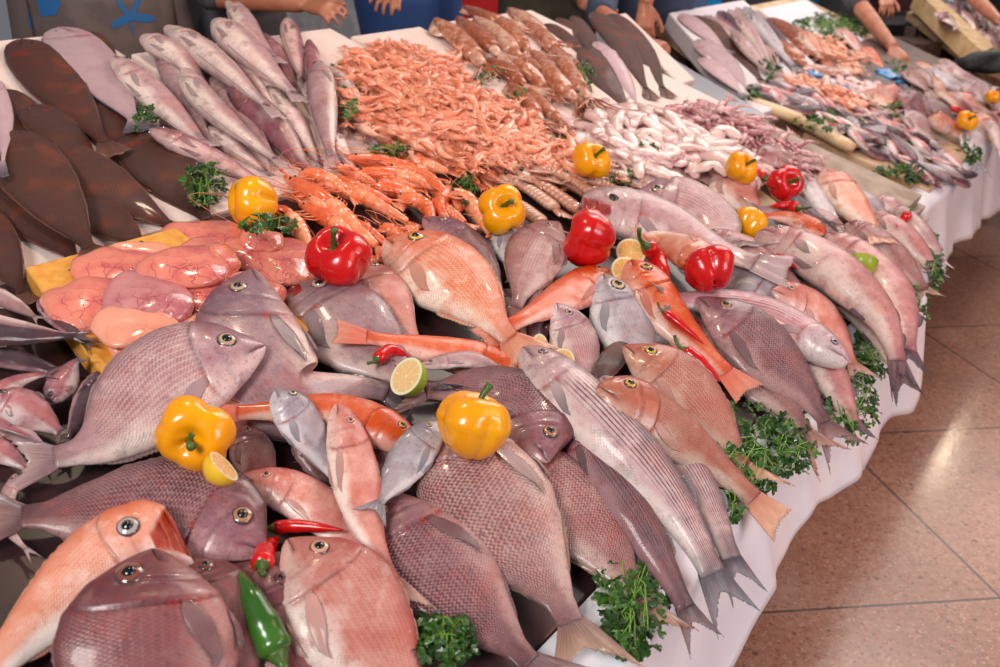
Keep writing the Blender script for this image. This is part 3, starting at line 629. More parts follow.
    for o_ in (-.7, 0, .7): Hput(W[:, 0]+B[:, 0]*r*o_, W[:, 1]+B[:, 1]*r*o_, l+r*.6)
    return o
def lump(W, N_, ax, L, wd, th, mat, name, parent=None, seed=0, n=26, m=30, amp=.08, bend=0.):
    rg = np.random.default_rng(seed); u = np.linspace(0, PI, n)[:, None]*np.ones((1, m)); p = np.arange(m)[None]*2*PI/m*np.ones((n, 1))
    ph = rg.random(6)*6; B = np.cross(N_, ax)
    k = 1+amp*np.sin(3*p+ph[0]+u*2)+amp*.7*np.sin(5*u+ph[1]+p)+amp*.5*np.sin(7*u+3*p+ph[2])
    x = -np.cos(u)*L/2; y = np.sin(u)**.7*np.cos(p)*wd/2*k*(1+.2*np.sin(u*1.3+ph[3])); z = np.sin(u)**.75*np.sin(p)*th/2*k
    y = y+bend*np.sin(u)*wd
    V = W+x[..., None]*ax+y[..., None]*B+z[..., None]*N_
    return V.reshape(-1, 3), gridf(n, m, True, True), np.stack([u/PI, p/(2*PI), np.zeros_like(u)], -1).reshape(-1, 3)
def roe(px, lw, lh, ang, label, seed, color='roe', surf=surf1, name='fish_roe', cat='fish roe', th=.36):
    m_ = pxm(px, surf); a = math.radians(ang); d = np.array([math.cos(a), math.sin(a)])
    P = unp([np.array(px)-d*lw/2, np.array(px)+d*lw/2, np.array(px)-np.array([-d[1], d[0]])*lh/2, np.array(px)+np.array([-d[1], d[0]])*lh/2], .04, surf)
    L = np.linalg.norm(P[1]-P[0])*1.04; wd = np.linalg.norm(P[3]-P[2])*1.04; t = wd*th
    W = rest(px, wd*.5, .16, surf, False, .2); Nn = normal(W[0], W[1], surf); ax = P[1]-P[0]; ax -= Nn*np.dot(ax, Nn); ax /= np.linalg.norm(ax)
    v, f, fc = lump(W, Nn, ax, L, wd, t, None, '', seed=seed, amp=.07, n=40, m=40)
    o = mk(name, local(v, W), f, roemat(color), None, fc); o.location = W; tag(o, label, cat)
    B = np.cross(Nn, ax); h0 = W[2]-surf(W[0], W[1])
    for i in np.linspace(-1, 1, 25):
        for j in np.linspace(-1, 1, 19):
            if i*i+j*j < 1: X = W+ax*i*L/2+B*j*wd/2; Hput(X[0], X[1], h0+t/2*math.sqrt(1-i*i-j*j))
    return o
def roemat(kind):
    key = 'roe_'+kind
    if key in _M: return _M[key]
    t = NT(key); o = t.obj(); n = t.noise(o, 25, 3)
    c = t.mix(t.sstep(n, .35, .7), hx({'roe': '#e88d78', 'peach': '#f0a58a', 'mauve': '#cf8a8a'}[kind]), hx({'roe': '#d46c66', 'peach': '#e89078', 'mauve': '#b8686f'}[kind]))
    w = t.n.new('ShaderNodeTexVoronoi'); w.feature = 'DISTANCE_TO_EDGE'; w.inputs['Scale'].default_value = 34
    ad = t.n.new('ShaderNodeVectorMath'); ad.operation = 'ADD'; t.t.links.new(o, ad.inputs[0])
    nn = t.n.new('ShaderNodeTexNoise'); nn.inputs['Scale'].default_value = 30; t.t.links.new(o, nn.inputs['Vector'])
    sc = t.n.new('ShaderNodeVectorMath'); sc.operation = 'SCALE'; sc.inputs['Scale'].default_value = .05; t.t.links.new(nn.outputs['Color'], sc.inputs[0]); t.t.links.new(sc.outputs[0], ad.inputs[1]); t.t.links.new(ad.outputs[0], w.inputs['Vector'])
    vein = t.math('SUBTRACT', 1., t.sstep(w.outputs['Distance'], .0, .02 if kind == 'peach' else .045))
    c = t.mix(t.math('MULTIPLY', t.math('MULTIPLY', vein, t.sstep(t.noise(o, 12, 2), .4, .6)), .25 if kind == 'peach' else .7), c, hx('#a52a45'))
    t.bump(t.math('ADD', n, t.math('MULTIPLY', vein, .5)), .35, .004); _M[key] = t.fin(c, .24, .8, .5, .25); return _M[key]
def squid(pts, w, label, color='squidbrown', surf=surf1, group=None, name='squid', tent=True):
    m = pxm(pts[0], surf); r = w*m/2; n = 30; cur = spline(pts, n); l = np.zeros(n)+.02
    for _ in range(4):
        W = unp(cur, l, surf); h = np.array([float(Hat(a, b)) for a, b in W[:, :2]]); l = .5*l+.5*(np.minimum(gauss(h, 4), .09)+r*.75)
    W = unp(cur, l, surf); org = W[12].copy(); o = empty(name, org); tag(o, label, 'squid', group)
    T, U, B = frames(W, (-.2, .15, 1)); mt = {'squidbrown': shellmat('squid_skin', '#5d2214', '#b56a4a', '#edccb8', 0, .25), 'squidpink': shellmat('squid_pink', '#8f4a4c', '#c9908e', '#ecccc6', 0, .25)}[color]
    e = 20
    v, f, a = tube(W[:e], r*np.interp(np.linspace(0, 1, e), [0, .12, .4, .85, 1], [.1, .5, .95, 1, .85]), 14, .75, U[0]); mk('mantle', local(v, org), f, mt, o, a)
    v, f, a = tube(W[e-1:e+4], r*np.array([.55, .62, .6, .5, .4]), 12, .8, U[e]); mk('head', local(v, org), f, mt, o, a)
    for k in (-1, 1):
        uu = np.linspace(0, 1, 8); Pg = np.stack([W[1:9]+B[1:9]*k*r*.3, W[1:9]+B[1:9]*(k*r*(.5+1.0*np.sin(uu*PI)))[:, None]-U[1:9]*r*.3], 1); Pg = np.concatenate([Pg[:, :1], Pg.mean(1, keepdims=True)+U[1:9][:, None]*r*.1, Pg[:, 1:]], 1)
        v, f = sheet(Pg, U[1:9][:, None], .002); mk('fin', local(v, org), f, mt, o)
    if tent:
        parts = []
        for j in range(7):
            a0 = (j-3)*.3; b = W[e+3]; d = T[e]+B[e]*a0*.9; parts.append(tube(spline([b, b+d*r*1.2+U[e]*r*.2*random.random(), b+d*r*2.2+B[e]*r*random.uniform(-.6, .6), b+d*r*(2.4+random.random())+B[e]*r*random.uniform(-1.2, 1.2)], 9), np.linspace(r*.17, r*.05, 9), 6))
        v, f, a = merge(parts); mk('tentacles', local(v, org), f, mt, o, a)
    for o_ in (-.7, 0, .7): Hput(W[:, 0]+B[:, 0]*r*o_, W[:, 1]+B[:, 1]*r*o_, l+r*.7)
    return o
def inpoly(p, poly):
    x, y = p; c = False; j = len(poly)-1
    for i in range(len(poly)):
        if (poly[i][1] > y) != (poly[j][1] > y) and x < (poly[j][0]-poly[i][0])*(y-poly[i][1])/(poly[j][1]-poly[i][1])+poly[i][0]: c = not c
        j = i
    return c
def ptin(poly):
    xs = [a for a, b in poly]; ys = [b for a, b in poly]
    while True:
        p = (random.uniform(min(xs), max(xs)), random.uniform(min(ys), max(ys)))
        if inpoly(p, poly): return p
# ---------------------------------------------------------------- setting
def struct(o): o['kind'] = 'structure'; return o
def floor_mat():
    t = NT('terrazzo'); g = t.n.new('ShaderNodeNewGeometry').outputs['Position']
    x = t.n.new('ShaderNodeSeparateXYZ'); t.t.links.new(g, x.inputs[0])
    n = t.noise(g, 2.2, 4); n2 = t.noise(g, 40, 4)
    c = t.ramp(t.math('ADD', t.math('MULTIPLY', n, .5), t.math('MULTIPLY', n2, .5)), [(.3, '#967262'), (.5, '#b48b77'), (.7, '#c8a08c')])
    for sc, th, col, mx in ((110, .26, '#a8533a', .5), (80, .2, '#6b4a40', .5), (130, .24, '#e0c8b6', .4), (26, .09, '#5d3a30', .6), (170, .3, '#96705f', .5)):
        v = t.n.new('ShaderNodeTexVoronoi'); v.inputs['Scale'].default_value = sc; t.t.links.new(g, v.inputs['Vector'])
        s_ = t.n.new('ShaderNodeSeparateColor'); t.t.links.new(v.outputs['Color'], s_.inputs[0])
        m = t.math('MULTIPLY', t.math('MULTIPLY', t.math('LESS_THAN', v.outputs['Distance'], t.math('MULTIPLY', s_.outputs[1], th*2.4)), t.math('GREATER_THAN', s_.outputs[0], .62)), mx)
        c = t.mix(m, c, hx(col))
    # metal divider strips of the slabs
    P = at_z([(690, 617), (1000, 598), (865, 428), (1000, 420), (846, 447), (998, 595)], 0)[:, :2]
    def line(a, b, w=.0045):
        d = b-a; d /= np.linalg.norm(d); nx, ny = -d[1], d[0]; k = nx*a[0]+ny*a[1]
        return nx, ny, k
    A1 = line(P[0], P[1]); A2 = line(P[2], P[3]); C1 = line(P[4], P[5])
    gap = abs(A2[2]-A1[2])
    def proj(L): return t.math('SUBTRACT', t.math('ADD', t.math('MULTIPLY', x.outputs[0], L[0]), t.math('MULTIPLY', x.outputs[1], L[1])), L[2])
    ms = None
    for L, per in ((A1, gap), (C1, gap*1.0)):
        f = t.math('ABSOLUTE', t.math('SUBTRACT', t.math('FRACT', t.math('ADD', t.math('DIVIDE', proj(L), per), 20.5)), .5))
        m = t.math('LESS_THAN', f, .0038/per); ms = m if ms is None else t.math('MAXIMUM', ms, m)
    c = t.mix(t.math('MULTIPLY', ms, .85), c, hx('#43423f'))
    print('floor gap', gap)
    t.bump(n2, .12, .004); return t.fin(c, t.math('ADD', .09, t.math('MULTIPLY', n2, .16)), 0, .5)
v, f = box((2, 5, -.05), (14, 14, .1)); struct(mk('floor', v, f, floor_mat(), smooth=False))
v, f = box((2, 8.05, 1.5), (12, .1, 3.2)); struct(mk('wall_back', v, f, plain('tile_wall', '#a3a3a8', .4, 0, .1, 8, '#8d8d94'), smooth=False))
# stall tops and cloths
foam = plain('white_foam', '#efdcd6', .6, .1, .3, 9, '#e8cdc4', .1)
foam2 = plain('white_foam_clean', '#e6dfe2', .55, .1, .3, 8, '#dcd0d6', .1)
wood = plain('pale_wood', '#cfb392', .6, 0, .15, 14, '#b08d6b', .3)
steel = plain('zinc', '#9a9ba3', .35); steel.node_tree.nodes['Principled BSDF'].inputs['Metallic'].default_value = .6
darkw = plain('dark_trestle', '#4d3a30', .7)
def slab(name, cor, surf, th, mat, up=0., parent=None, bevel=.006, nq=1):
    """board on the display: corners as (q, r), its underside on the surface"""
    c = np.array([XY(q, r) for q, r in cor]); z = surf(c[:, 0], c[:, 1])+up
    lo = np.c_[c, z]; nn = normal(c[:, 0], c[:, 1], surf).mean(0); hi = lo+nn*th
    V = np.vstack([lo, hi]); F = [(3, 2, 1, 0), (4, 5, 6, 7)]+[(i, (i+1) % 4, 4+(i+1) % 4, 4+i) for i in range(4)]
    area = sum(c[i][0]*c[(i+1) % 4][1]-c[(i+1) % 4][0]*c[i][1] for i in range(4))
    if area < 0: F = [q[::-1] for q in F]
    org = V.mean(0); o = mk(name, local(V, org), F, mat, parent, smooth=False); o.location = org
    if bevel: bev(o, bevel)
    return o
def table(label, q0, q1, r0, r1, surf, thick=.04, leg=True, drop=.035, sk=(0, 0)):
    org = np.array([*XY((q0+q1)/2, (r0+r1)/2), 0]); t = empty('market_stall', org); tag(t, label, 'market stall')
    c = [XY(q0, r0), XY(q0, r1), XY(q1, r1+sk[1]), XY(q1, r0+sk[0])]
    hi = np.array([(x, y, float(surf(np.array(x), np.array(y)))-drop) for x, y in c]); lo = hi-(0, 0, thick)
    F = [(3, 2, 1, 0), (4, 5, 6, 7)]+[(i, (i+1) % 4, 4+(i+1) % 4, 4+i) for i in range(4)]
    mk('table_top', local(np.vstack([lo, hi]), org), [q[::-1] for q in F] if False else F, wood, t, smooth=False)
    for q in (q0+.35, q1-.08):
        for r in (r0+.1+sk[0]*(q-q0)/(q1-q0), (r0+r1)/2, r1-.1+sk[1]*(q-q0)/(q1-q0)):
            x, y = XY(q, r); z = float(surf(np.array(x), np.array(y)))-drop-thick
            v, f = box((x, y, z/2), (.06, .06, z), math.atan2(.8, .6)); mk('leg', local(v, org), f, darkw, t, smooth=False)
    return t
table('long sloping fish stall nearest the camera under the heap of bream', .0, 1.44, -1.3, 1.38, surf1, sk=(0, .6))
table('second fish stall beyond the gap, covered in sardines', .19, 1.5, 2.12, 4.15, surf2, sk=(.78, .45))
table('last fish stall beyond the reaching arm', .19, 1.1, 4.2, 6.2, surf2, sk=(1.15, 0))
def cloth(name, label, r0, r1, q, z1, surf, seed, base_bot, ztop=-.012, amp=.012, endwrap=.5):
    rg = random.Random(seed); n, m = 16, 170
    P = np.zeros((n, m, 3)); rr = np.linspace(r0, r1+endwrap, m)
    for j, r in enumerate(rr):
        qq, r2 = q, r
        if r > r1: qq, r2 = q+(r-r1), r1
        x, y = XY(qq, r2); zt = float(surf(np.array(x), np.array(y)))+ztop
        fold = amp*(math.sin(r*13+seed)+.5*math.sin(r*29+2)+.15*math.sin(r*61))
        for i in range(n):
            u = max(i-2, 0)/(n-3); zb = base_bot(r)
            o_ = fold*u+.03*u
            ox, oy = (.8*o_, -.6*o_) if r <= r1 else (.6*o_, .8*o_)
            P[i, j] = (x+ox, y+oy, zt*(1-u)+zb*u)
            if i < 2: x3, y3 = XY(qq+.075*(2-i)/2, r2) if r <= r1 else XY(qq, r2-.075*(2-i)/2); P[i, j] = (x3, y3, float(surf(np.array(x3), np.array(y3)))-.008)
    nn = np.cross(np.gradient(P, axis=1), np.gradient(P, axis=0)); nn /= np.linalg.norm(nn, axis=2, keepdims=True)
    v, f = sheet(P, nn, .0015); org = P[n-1, m//3]; o = mk(name, local(v, org), f, clothm, smooth=True); o.location = org
    tag(o, label, 'tablecloth'); return o
clothm = plain('white_plastic_cloth', '#f3f4fa', .42, .1, .1, 6, '#e6e8f2', .25)
def bot1(r):
    b = I(r, [-1.3, .0, .12, .2, .3, .36, .42, .55, .66, .78, .9, .96, 1.0, 1.05, 1.15, 1.5], [.5, .5, .5, .53, .55, .62, .66, .63, .66, .64, .62, .6, .56, .6, .59, .57])
    return b+.008*math.sin(r*23)
cloth('tablecloth', 'white plastic cloth hanging below the heap of bream, scalloped hem', -1.3, 1.42, -.015, .5, surf1, 3, bot1, endwrap=.06)
cloth('tablecloth', 'white pleated cloth hanging from the second stall beyond', 2.05, 6.26, .165, .5, surf2, 8, lambda r: .5+.03*math.sin(r*3), amp=.016, endwrap=.9)
# the boards the fish lie on: (q0, q1, r0, r1, thickness)
def board(name, label, q0, q1, r0, r1, surf, th, mat, up=-.034, cat='board', group=None, sk=0):
    o = slab(name, [(q0, r0), (q0, r1), (q1, r1+sk), (q1, r0+sk)], surf, th, mat, up); tag(o, label, cat, group)
    for q in np.arange(q0, q1, .005):
        rr = np.arange(r0, r1, .005)+sk*(q-q0)/(q1-q0); x, y = XY(q, rr); Hput(x, y, np.full(len(rr), up+th))
    return o
board('foam_board', 'white foam board under the brown soles', .95, 1.69, -.9, .475, surf1, .035, foam)
board('foam_board', 'white foam board under the pale hakes', .95, 1.56, .49, 1.1, surf1, .035, foam)
board('foam_board', 'white foam board above the heap of small pink shrimps', .9, 1.5, 1.115, 1.4, surf1, .035, foam)
board('foam_board', 'thick white foam board under the brown squids', .72, 1.46, 1.41, 1.9, surf1, .06, foam)
board('foam_board', 'white foam board under the brown soles by the vendor with the olive jacket', .9, 1.36, 1.91, 2.02, surf1, .05, foam, up=-.034, sk=.35)
board('foam_board', 'big foam board with a thick pale edge, leaning up at the gap between stalls', .73, 1.44, 2.14, 2.9, surf2, .07, foam2, up=-.03, sk=.72)
board('foam_board', 'white foam board at the back of the second stall, under green parsley', .95, 1.4, 3.35, 4.0, surf2, .03, foam2, up=-.03, sk=.4)
board('wooden_board', 'flat pale wooden board under the sardines of the second stall', .2, .62, 2.3, 4.1, surf2, .03, wood, up=-.03)
board('wooden_board', 'tan wooden board standing out beyond the reaching arm on the last stall', .48, 1.08, 4.25, 4.5, surf2, .1, plain('tan_wood', '#d2b083', .6, 0, .1, 12, '#bf9a6d'), up=.0, sk=1.05)
board('wooden_board', 'narrow tan plank under the black net bag', .36, .46, 4.3, 5.6, surf2, .06, plain('tan_wood', '#d2b083'), up=.0)
v = None
wet2 = plain('wet_tray_dark', '#553839', .4, .3, .2, 18, '#3a2426')
o = slab('display_tray', [(.36, 2.75), (.36, 4.1), (.93, 4.3), (.93, 3.1)], surf2, .012, wet2, -.001, bevel=.003); tag(o, 'wet dark tray under the big fish and shrimps of the second stall', 'tray')
# pile of trays between the stalls
for k, (lab) in enumerate(['bottom', 'second', 'third', 'top']):
    q0, q1, r0, r1 = .13+.012*k, .82-.02*k, 1.68+.02*k, 2.08-.015*k
    c = [(q0, r0), (q0, r1), (q1, r1), (q1, r0)]
    o = slab('wooden_tray', c, lambda x, y: surf2(x, y), .026, plain('tray_wood', '#b3a293', .65, 0, .2, 16, '#8f7c6d', .4), -.05+k*.03, bevel=.004)
    tag(o, lab+' pale weathered tray of the pile in the gap between the stalls', 'tray')
# ivory rail and steel tray at the gap
W = unp([(744, 100), (795, 118), (852, 148)], .03, surf2); v, f, a = tube(spline(W, 16), .034*np.interp(np.linspace(0, 1, 16), [0, .06, .94, 1], [.6, 1, 1, .8]), 14, .6)
o = mk('wooden_rail', local(v, W[1]), f, plain('ivory_wood', '#e3c79a', .5, .2, .12, 12, '#cfa878'), None); o.location = W[1]; tag(o, 'thick rounded ivory rail at the foot of the big foam board', 'rail')
v = slab('steel_tray', [(.66, 1.78), (.66, 2.06), (1.15, 2.2), (1.15, 1.9)], surf1, .02, steel, -.02); tag(v, 'bare grey metal tray in the gap beside the pink baby squids', 'tray')
# roe board
ca = unp([(22, 268), (172, 228), (310, 330), (107, 388)], .03); cb = [(float(Q(x, y)), float(R_(x, y))) for x, y, z in ca]
yel = plain('yellow_board', '#e9ac4e', .5, .3, .25, 60, '#d98f30', .6)
o = slab('wooden_board', cb, surf1, .036, yel, .0, bevel=.004); tag(o, 'yellow rough board under the fish roe', 'board')
cx = np.array(cb)
for q in np.arange(cx[:, 0].min(), cx[:, 0].max(), .005):
    for r in np.arange(cx[:, 1].min(), cx[:, 1].max(), .005):
        if inpoly((q, r), cb): x, y = XY(q, r); Hput([x], [y], [.036])
# ---------------------------------------------------------------- backdrop
def bx(name, label, cat, u0, u1, v0, t, mat, depth=.05, ztop=None, zbot=None, bevel=.005):
    A = at_t(u0, v0, t); B = at_t(u1, v0, t); zt = ztop or A[2]; zb = zbot if zbot is not None else 0
    c = (A+B)/2; c[2] = (zt+zb)/2; v, f = box((0, 0, 0), (B[0]-A[0], depth, zt-zb)); o = mk(name, v, f, mat, smooth=False); o.location = c; bev(o, bevel); tag(o, label, cat); return o
bx('red_banner', 'bright red panel behind the brown squids', 'panel', 434, 520, 12, 4.6, plain('red_paint', '#c4141a', .35, .3), .05, 1.9, 1.06)
bx('white_cabinet', 'low white cabinet behind the shrimp and squid boards', 'cabinet', 400, 530, 20, 4.5, plain('white_paint', '#c9c9cc', .4), .5, 1.055, 0)
bx('blue_barrel', 'bright blue upright locker behind the big foam board', 'locker', 700, 742, 10, 6.2, plain('blue_paint', '#1478b4', .35, .2), .5, 1.7, 0)
bx('blue_locker', 'deep blue locker behind the parsley at the back of the second stall', 'locker', 800, 850, 10, 6.4, plain('blue_paint2', '#0f5290', .35, .2), .5, 1.7, 0)
bx('dark_red_crate', 'dark red crate standing in the gap beneath the fist', 'crate', 658, 690, 70, 3.6, plain('dark_red', '#5d1216', .5), .3, .98, 0)
bx('dark_filler', 'black box added in the dark opening behind the second stall', 'crate', 862, 945, 12, 5.6, plain('filler_black', '#121214', .6), .5, .98, 0)  # black box added to keep this opening dark
bx('brown_crate', 'brown crate in the dark opening behind the reaching arm', 'crate', 906, 934, 25, 5.1, plain('brown_box', '#5d4438', .7, 0, .1, 20, '#44302a'), .3, .93, 0)
# ---------------------------------------------------------------- people
def voxel(o, s):
    m = o.modifiers.new('r', 'REMESH'); m.mode = 'VOXEL'; m.voxel_size = s; m.use_smooth_shade = True
    k = o.modifiers.new('s', 'SMOOTH'); k.iterations = 4; k.factor = .5; return o
def hand(wr, d, n, size=1., side=1, curl=.4, spread=.16):
    """palm, five separate fingers and a thumb from the side of the palm"""
    d = np.array(d, float); d /= np.linalg.norm(d); n = np.array(n, float); n -= d*np.dot(n, d); n /= np.linalg.norm(n); b = np.cross(n, d)*side
    P = [tube([wr-d*.02, wr+d*.02, wr+d*.055, wr+d*.09], np.array([.027, .033, .041, .038])*size, 12, .42, n)]
    for k, (l, o_) in enumerate(((.072, -.03), (.08, -.01), (.075, .01), (.058, .029))):
        r0 = wr+d*.085*size+b*o_*size; dd = d+b*(k-1.5)*spread; dd /= np.linalg.norm(dd); pts = [r0-dd*.02]; c = 0
        for j, s in enumerate((.0, .45, .3, .25)):
            pts.append(pts[-1]+(dd*math.cos(c)-n*math.sin(c))*max(s*l, .012)*size); c += curl*(.5+.3*j)
        P.append(tube(spline(pts, 10), np.linspace(.0095, .0075, 10)*size, 8))
    r0 = wr+d*.025*size-b*.03*size; dd = d*.72-b*.6-n*.25; dd /= np.linalg.norm(dd)
    P.append(tube(spline([r0-dd*.01, r0+dd*.035*size, r0+(dd*.06+d*.012)*size, r0+(dd*.06+d*.035-n*.008)*size], 9), np.linspace(.014, .0095, 9)*size, 8)); return P
SKIN = plain('skin', '#b9785c', .45, .1, .2, 20, '#a8654c', .15)
def person(label, base, face, arms, shirt, trousers, sleeve=.5, lean=0., apron=None, hair='#1c1512', h=1.72, dz=0., skin=SKIN, waist_r=(.17, .12)):
    base = np.array([base[0], base[1], 0.]); fx = np.array([math.cos(face), math.sin(face), 0]); sx = np.array([-fx[1], fx[0], 0]); Z = np.array([0, 0, 1.])
    o = empty('person', base); tag(o, label, 'person')
    hip = base+Z*.92; ch = base+Z*1.28+fx*lean*.5; nk = base+Z*1.46+fx*lean; hd = nk+Z*.17+fx*.03
    body = [tube([hip, (hip+ch)/2, ch, nk-Z*.03], [.15, .14, .17, .1], 16, .65, fx), tube([nk-Z*.06, nk+Z*.07], .055, 12)]
    body.append(tube(spline([hd-Z*.11+fx*.03, hd-Z*.06+fx*.015, hd, hd+Z*.07, hd+Z*.115-fx*.01], 12), [.03, .055, .066, .075, .078, .08, .081, .08, .076, .068, .05, .02], 16, 1.12, fx))
    body += [tube([hd+fx*.08+Z*.01, hd+fx*.105-Z*.03, hd+fx*.085-Z*.04], [.008, .014, .01], 8)]
    for k in (-1, 1):
        body.append(tube([hd+sx*k*.075+Z*.015, hd+sx*k*.085-Z*.02], [.014, .01], 8, .5)); ft = base+sx*k*.11
        body.append(tube([hip+sx*k*.09, ft+Z*.5+fx*.02, ft+Z*.08], [.095, .06, .04], 12)); body.append(tube([ft+Z*.045-fx*.05, ft+fx*.08+Z*.04, ft+fx*.18+Z*.03], [.04, .042, .03], 10, .7))
    tr = [tube([hip+Z*.03, hip-Z*.08], [.17, .17], 16, .75, fx)]; sh = [tube([hip-Z*.05, (hip+ch)/2, ch, nk-Z*.02], [.185, .165, .195, .11], 18, .68, fx)]
    for k in (-1, 1): ft = base+sx*k*.11; tr.append(tube([hip+sx*k*.09, ft+Z*.5+fx*.02, ft+Z*.1], [.115, .08, .065], 12))
    for k, A in zip((-1, 1), arms):
        s0 = nk-Z*.08+sx*k*.185
        if A is None: e, w, d, n, cu = s0-Z*.3+sx*k*.03, s0-Z*.54+fx*.08+sx*k*.03, -Z, sx*k, .4
        else: e, w, d, n, cu = A
        e = np.array(e, float); w = np.array(w, float)
        body.append(tube([s0, (s0+e)/2, e], [.05, .047, .04], 12)); body.append(tube(spline([e, (e*.6+w*.4), w], 8), np.interp(np.linspace(0, 1, 8), [0, .35, 1], [.042, .042, .027]), 12)); body += hand(w, d, n, 1., -k, cu)
        sh.append(tube([s0-sx*k*.04, s0, (s0+e)/2, e], [.075, .07, .062, .056], 12))
        if sleeve > 0: sh.append(tube([e, e*(1-sleeve)+w*sleeve], [.056, .046], 12))
    v, f, a = merge(body); voxel(mk('body', local(v, base), f, skin, o), .0065)
    v, f, a = merge(sh); voxel(mk('shirt', local(v, base), f, shirt, o), .012)
    v, f, a = merge(tr); voxel(mk('trousers', local(v, base), f, trousers, o), .013)
    v, f, a = tube(spline([hd+Z*.0-fx*.05, hd+Z*.06-fx*.03, hd+Z*.12-fx*.01, hd+Z*.135], 9), [.07, .08, .086, .088, .088, .085, .075, .055, .02], 16, 1.15, fx); mk('hair', local(v, base), f, plain('hair', hair, .6), o)
    for k in (-1, 1):
        c = hd+fx*.078+sx*k*.032+Z*.022; v, f, a = dome(c, fx, Z, .013, .008); e = mk('eye', local(v, base), f, plain('eye_white', '#d9d2ca', .2), o)
        v, f, a = dome(c+fx*.006, fx, Z, .006, .003, 10, 3); mk('iris', local(v, base), f, PUPIL, e)
    return o, base, fx, sx, hip, ch
Zv = np.array([0, 0, 1.])
grey = plain('grey_shirt', '#4a4b52', .8); olive = plain('olive_jacket', '#4c453a', .85, 0, .15, 12, '#3a352c'); jeans = plain('jeans', '#1f2c4a', .85); black = plain('black_cloth', '#17171b', .85)
# vendor in the printed apron, behind the soles
b1 = at_t(78, 5, 2.55)
o, base, fx, sx, hip, ch = person('person in a grey-brown apron with blue sea prints, behind the soles', (b1[0], b1[1]+.16), -PI/2+.45, (None, None), plain('brown_shirt', '#5d5150', .85), black, lean=0)
uu, ww = np.meshgrid(np.linspace(0, 1, 14), np.linspace(-1, 1, 21), indexing='ij')
def apr(u, w, off=0.):
    z = 1.42-.85*u; rad = .205+.0*u+off; an = w*1.15
    return base[None]+(fx*1)[None]*(np.cos(an)*rad*.82)[..., None]+sx[None]*(np.sin(an)*rad*1.06)[..., None]+Zv*z[..., None]
Pg = apr(uu, ww); cen = base[None]+Zv*(1.42-.85*uu)[..., None]; nn = Pg-cen; nn /= np.linalg.norm(nn, axis=2, keepdims=True)
v, f = sheet(Pg, nn, .003); ap = mk('apron', local(v, base), f, plain('apron_cloth', '#6b5d5b', .8, 0, .15, 20, '#5c504f'), o)
blue = plain('blue_print', '#1c62a0', .7)
def stroke(pts, w):
    """printed stroke in apron coordinates, pts = (width, height)"""
    P = resample(np.array(pts, float), 12); d = np.gradient(P, axis=0); d /= np.linalg.norm(d, axis=1, keepdims=True); nr_ = np.stack([-d[:, 1], d[:, 0]], 1)
    tp = np.sin(np.linspace(.12, .95, 12)*PI)**.5*w
    L, R2 = P+nr_*tp[:, None], P-nr_*tp[:, None]; M = np.stack([L, R2], 1)
    Pp = apr((1.42-M[..., 1])/.85, M[..., 0], .003); return sheet(Pp, np.broadcast_to(fx, Pp.shape), .0012)
def invap(u, v_):                               # apron coordinates seen at that pixel
    best = None
    for w in np.linspace(-1, 1, 81):
        for q in np.linspace(0, 1, 86):
            p = apr(np.array([q]), np.array([w]))[0]; d = p-(0, 0, CAMZ); yc = d[1]*cp-d[2]*sp_; U = 500+FPX*d[0]/yc; V_ = 333.5-FPX*(d[1]*sp_+d[2]*cp)/yc
            e = (U-u)**2+(V_-v_)**2
            if best is None or e < best[0]: best = (e, w, 1.42-.85*q)
    return np.array(best[1:])
st = []
c = invap(131, 18)
for px in ((112, 27), (154, 20), (133, 35), (115, -2), (141, -6)): st.append(stroke([c, (c+invap(*px))/2, invap(*px)], .012)+(np.zeros((48, 3)),))
for cx_, cy_ in ((14, 24), (50, 1)):
    v, f, a = merge(st); mk('print', local(v, base), f, blue, ap, smooth=False); st = []
    for k in (-1, 0, 1): st.append(stroke([invap(cx_-10, cy_+5*k), invap(cx_, cy_+4*k-2), invap(cx_+11-abs(k)*3, cy_+6*k)], .03)+(np.zeros((48, 3)),))
v, f, a = merge(st); mk('print', local(v, base), f, blue, ap, smooth=False)
# vendor in the dark shirt whose hands rest on the board edge
b2 = at_t(212, 5, 2.85); e1 = at_t(205, -8, 2.72); w1 = at_t(304, 4, 2.78); w2 = at_t(405, -28, 2.9)
person('person in a dark grey shirt resting folded hands behind the hakes', (b2[0], b2[1]+.18), -PI/2+.1, ((at_t(160, -90, 2.8), at_t(250, -80, 2.75), (1, -.2, .1), (0, -.3, 1), .4), (e1, w1, at_t(352, 13, 2.7)-w1, (0, -.5, 1), .55)), grey, black, sleeve=.12)
person('person in blue jeans sitting behind the foam board above the shrimps', (at_t(390, 5, 3.3)[0], at_t(390, 5, 3.3)[1]+.35), -PI/2-.2, ((at_t(430, -70, 3.1), at_t(400, -14, 2.95), at_t(378, 12, 2.8)-at_t(400, -14, 2.95), (0, -.5, 1), .6), None), plain('blue_jacket', '#27477f', .85), jeans, sleeve=.9)
b3 = at_t(560, 5, 3.75); w3 = at_t(640, 42, 3.1); w4 = at_t(622, 8, 3.3)
person('person in an olive jacket behind the dark soles, one hand at the waist', (b3[0], b3[1]+.1), -PI/2+.1, (None, (at_t(570, -28, 3.6), at_t(586, 6, 3.45), at_t(610, 14, 3.35)-at_t(588, 8, 3.45), (0, -.4, 1), .7)), olive, jeans, sleeve=.85)
b4 = at_t(628, -10, 3.75); e4 = at_t(600, 22, 3.45); 
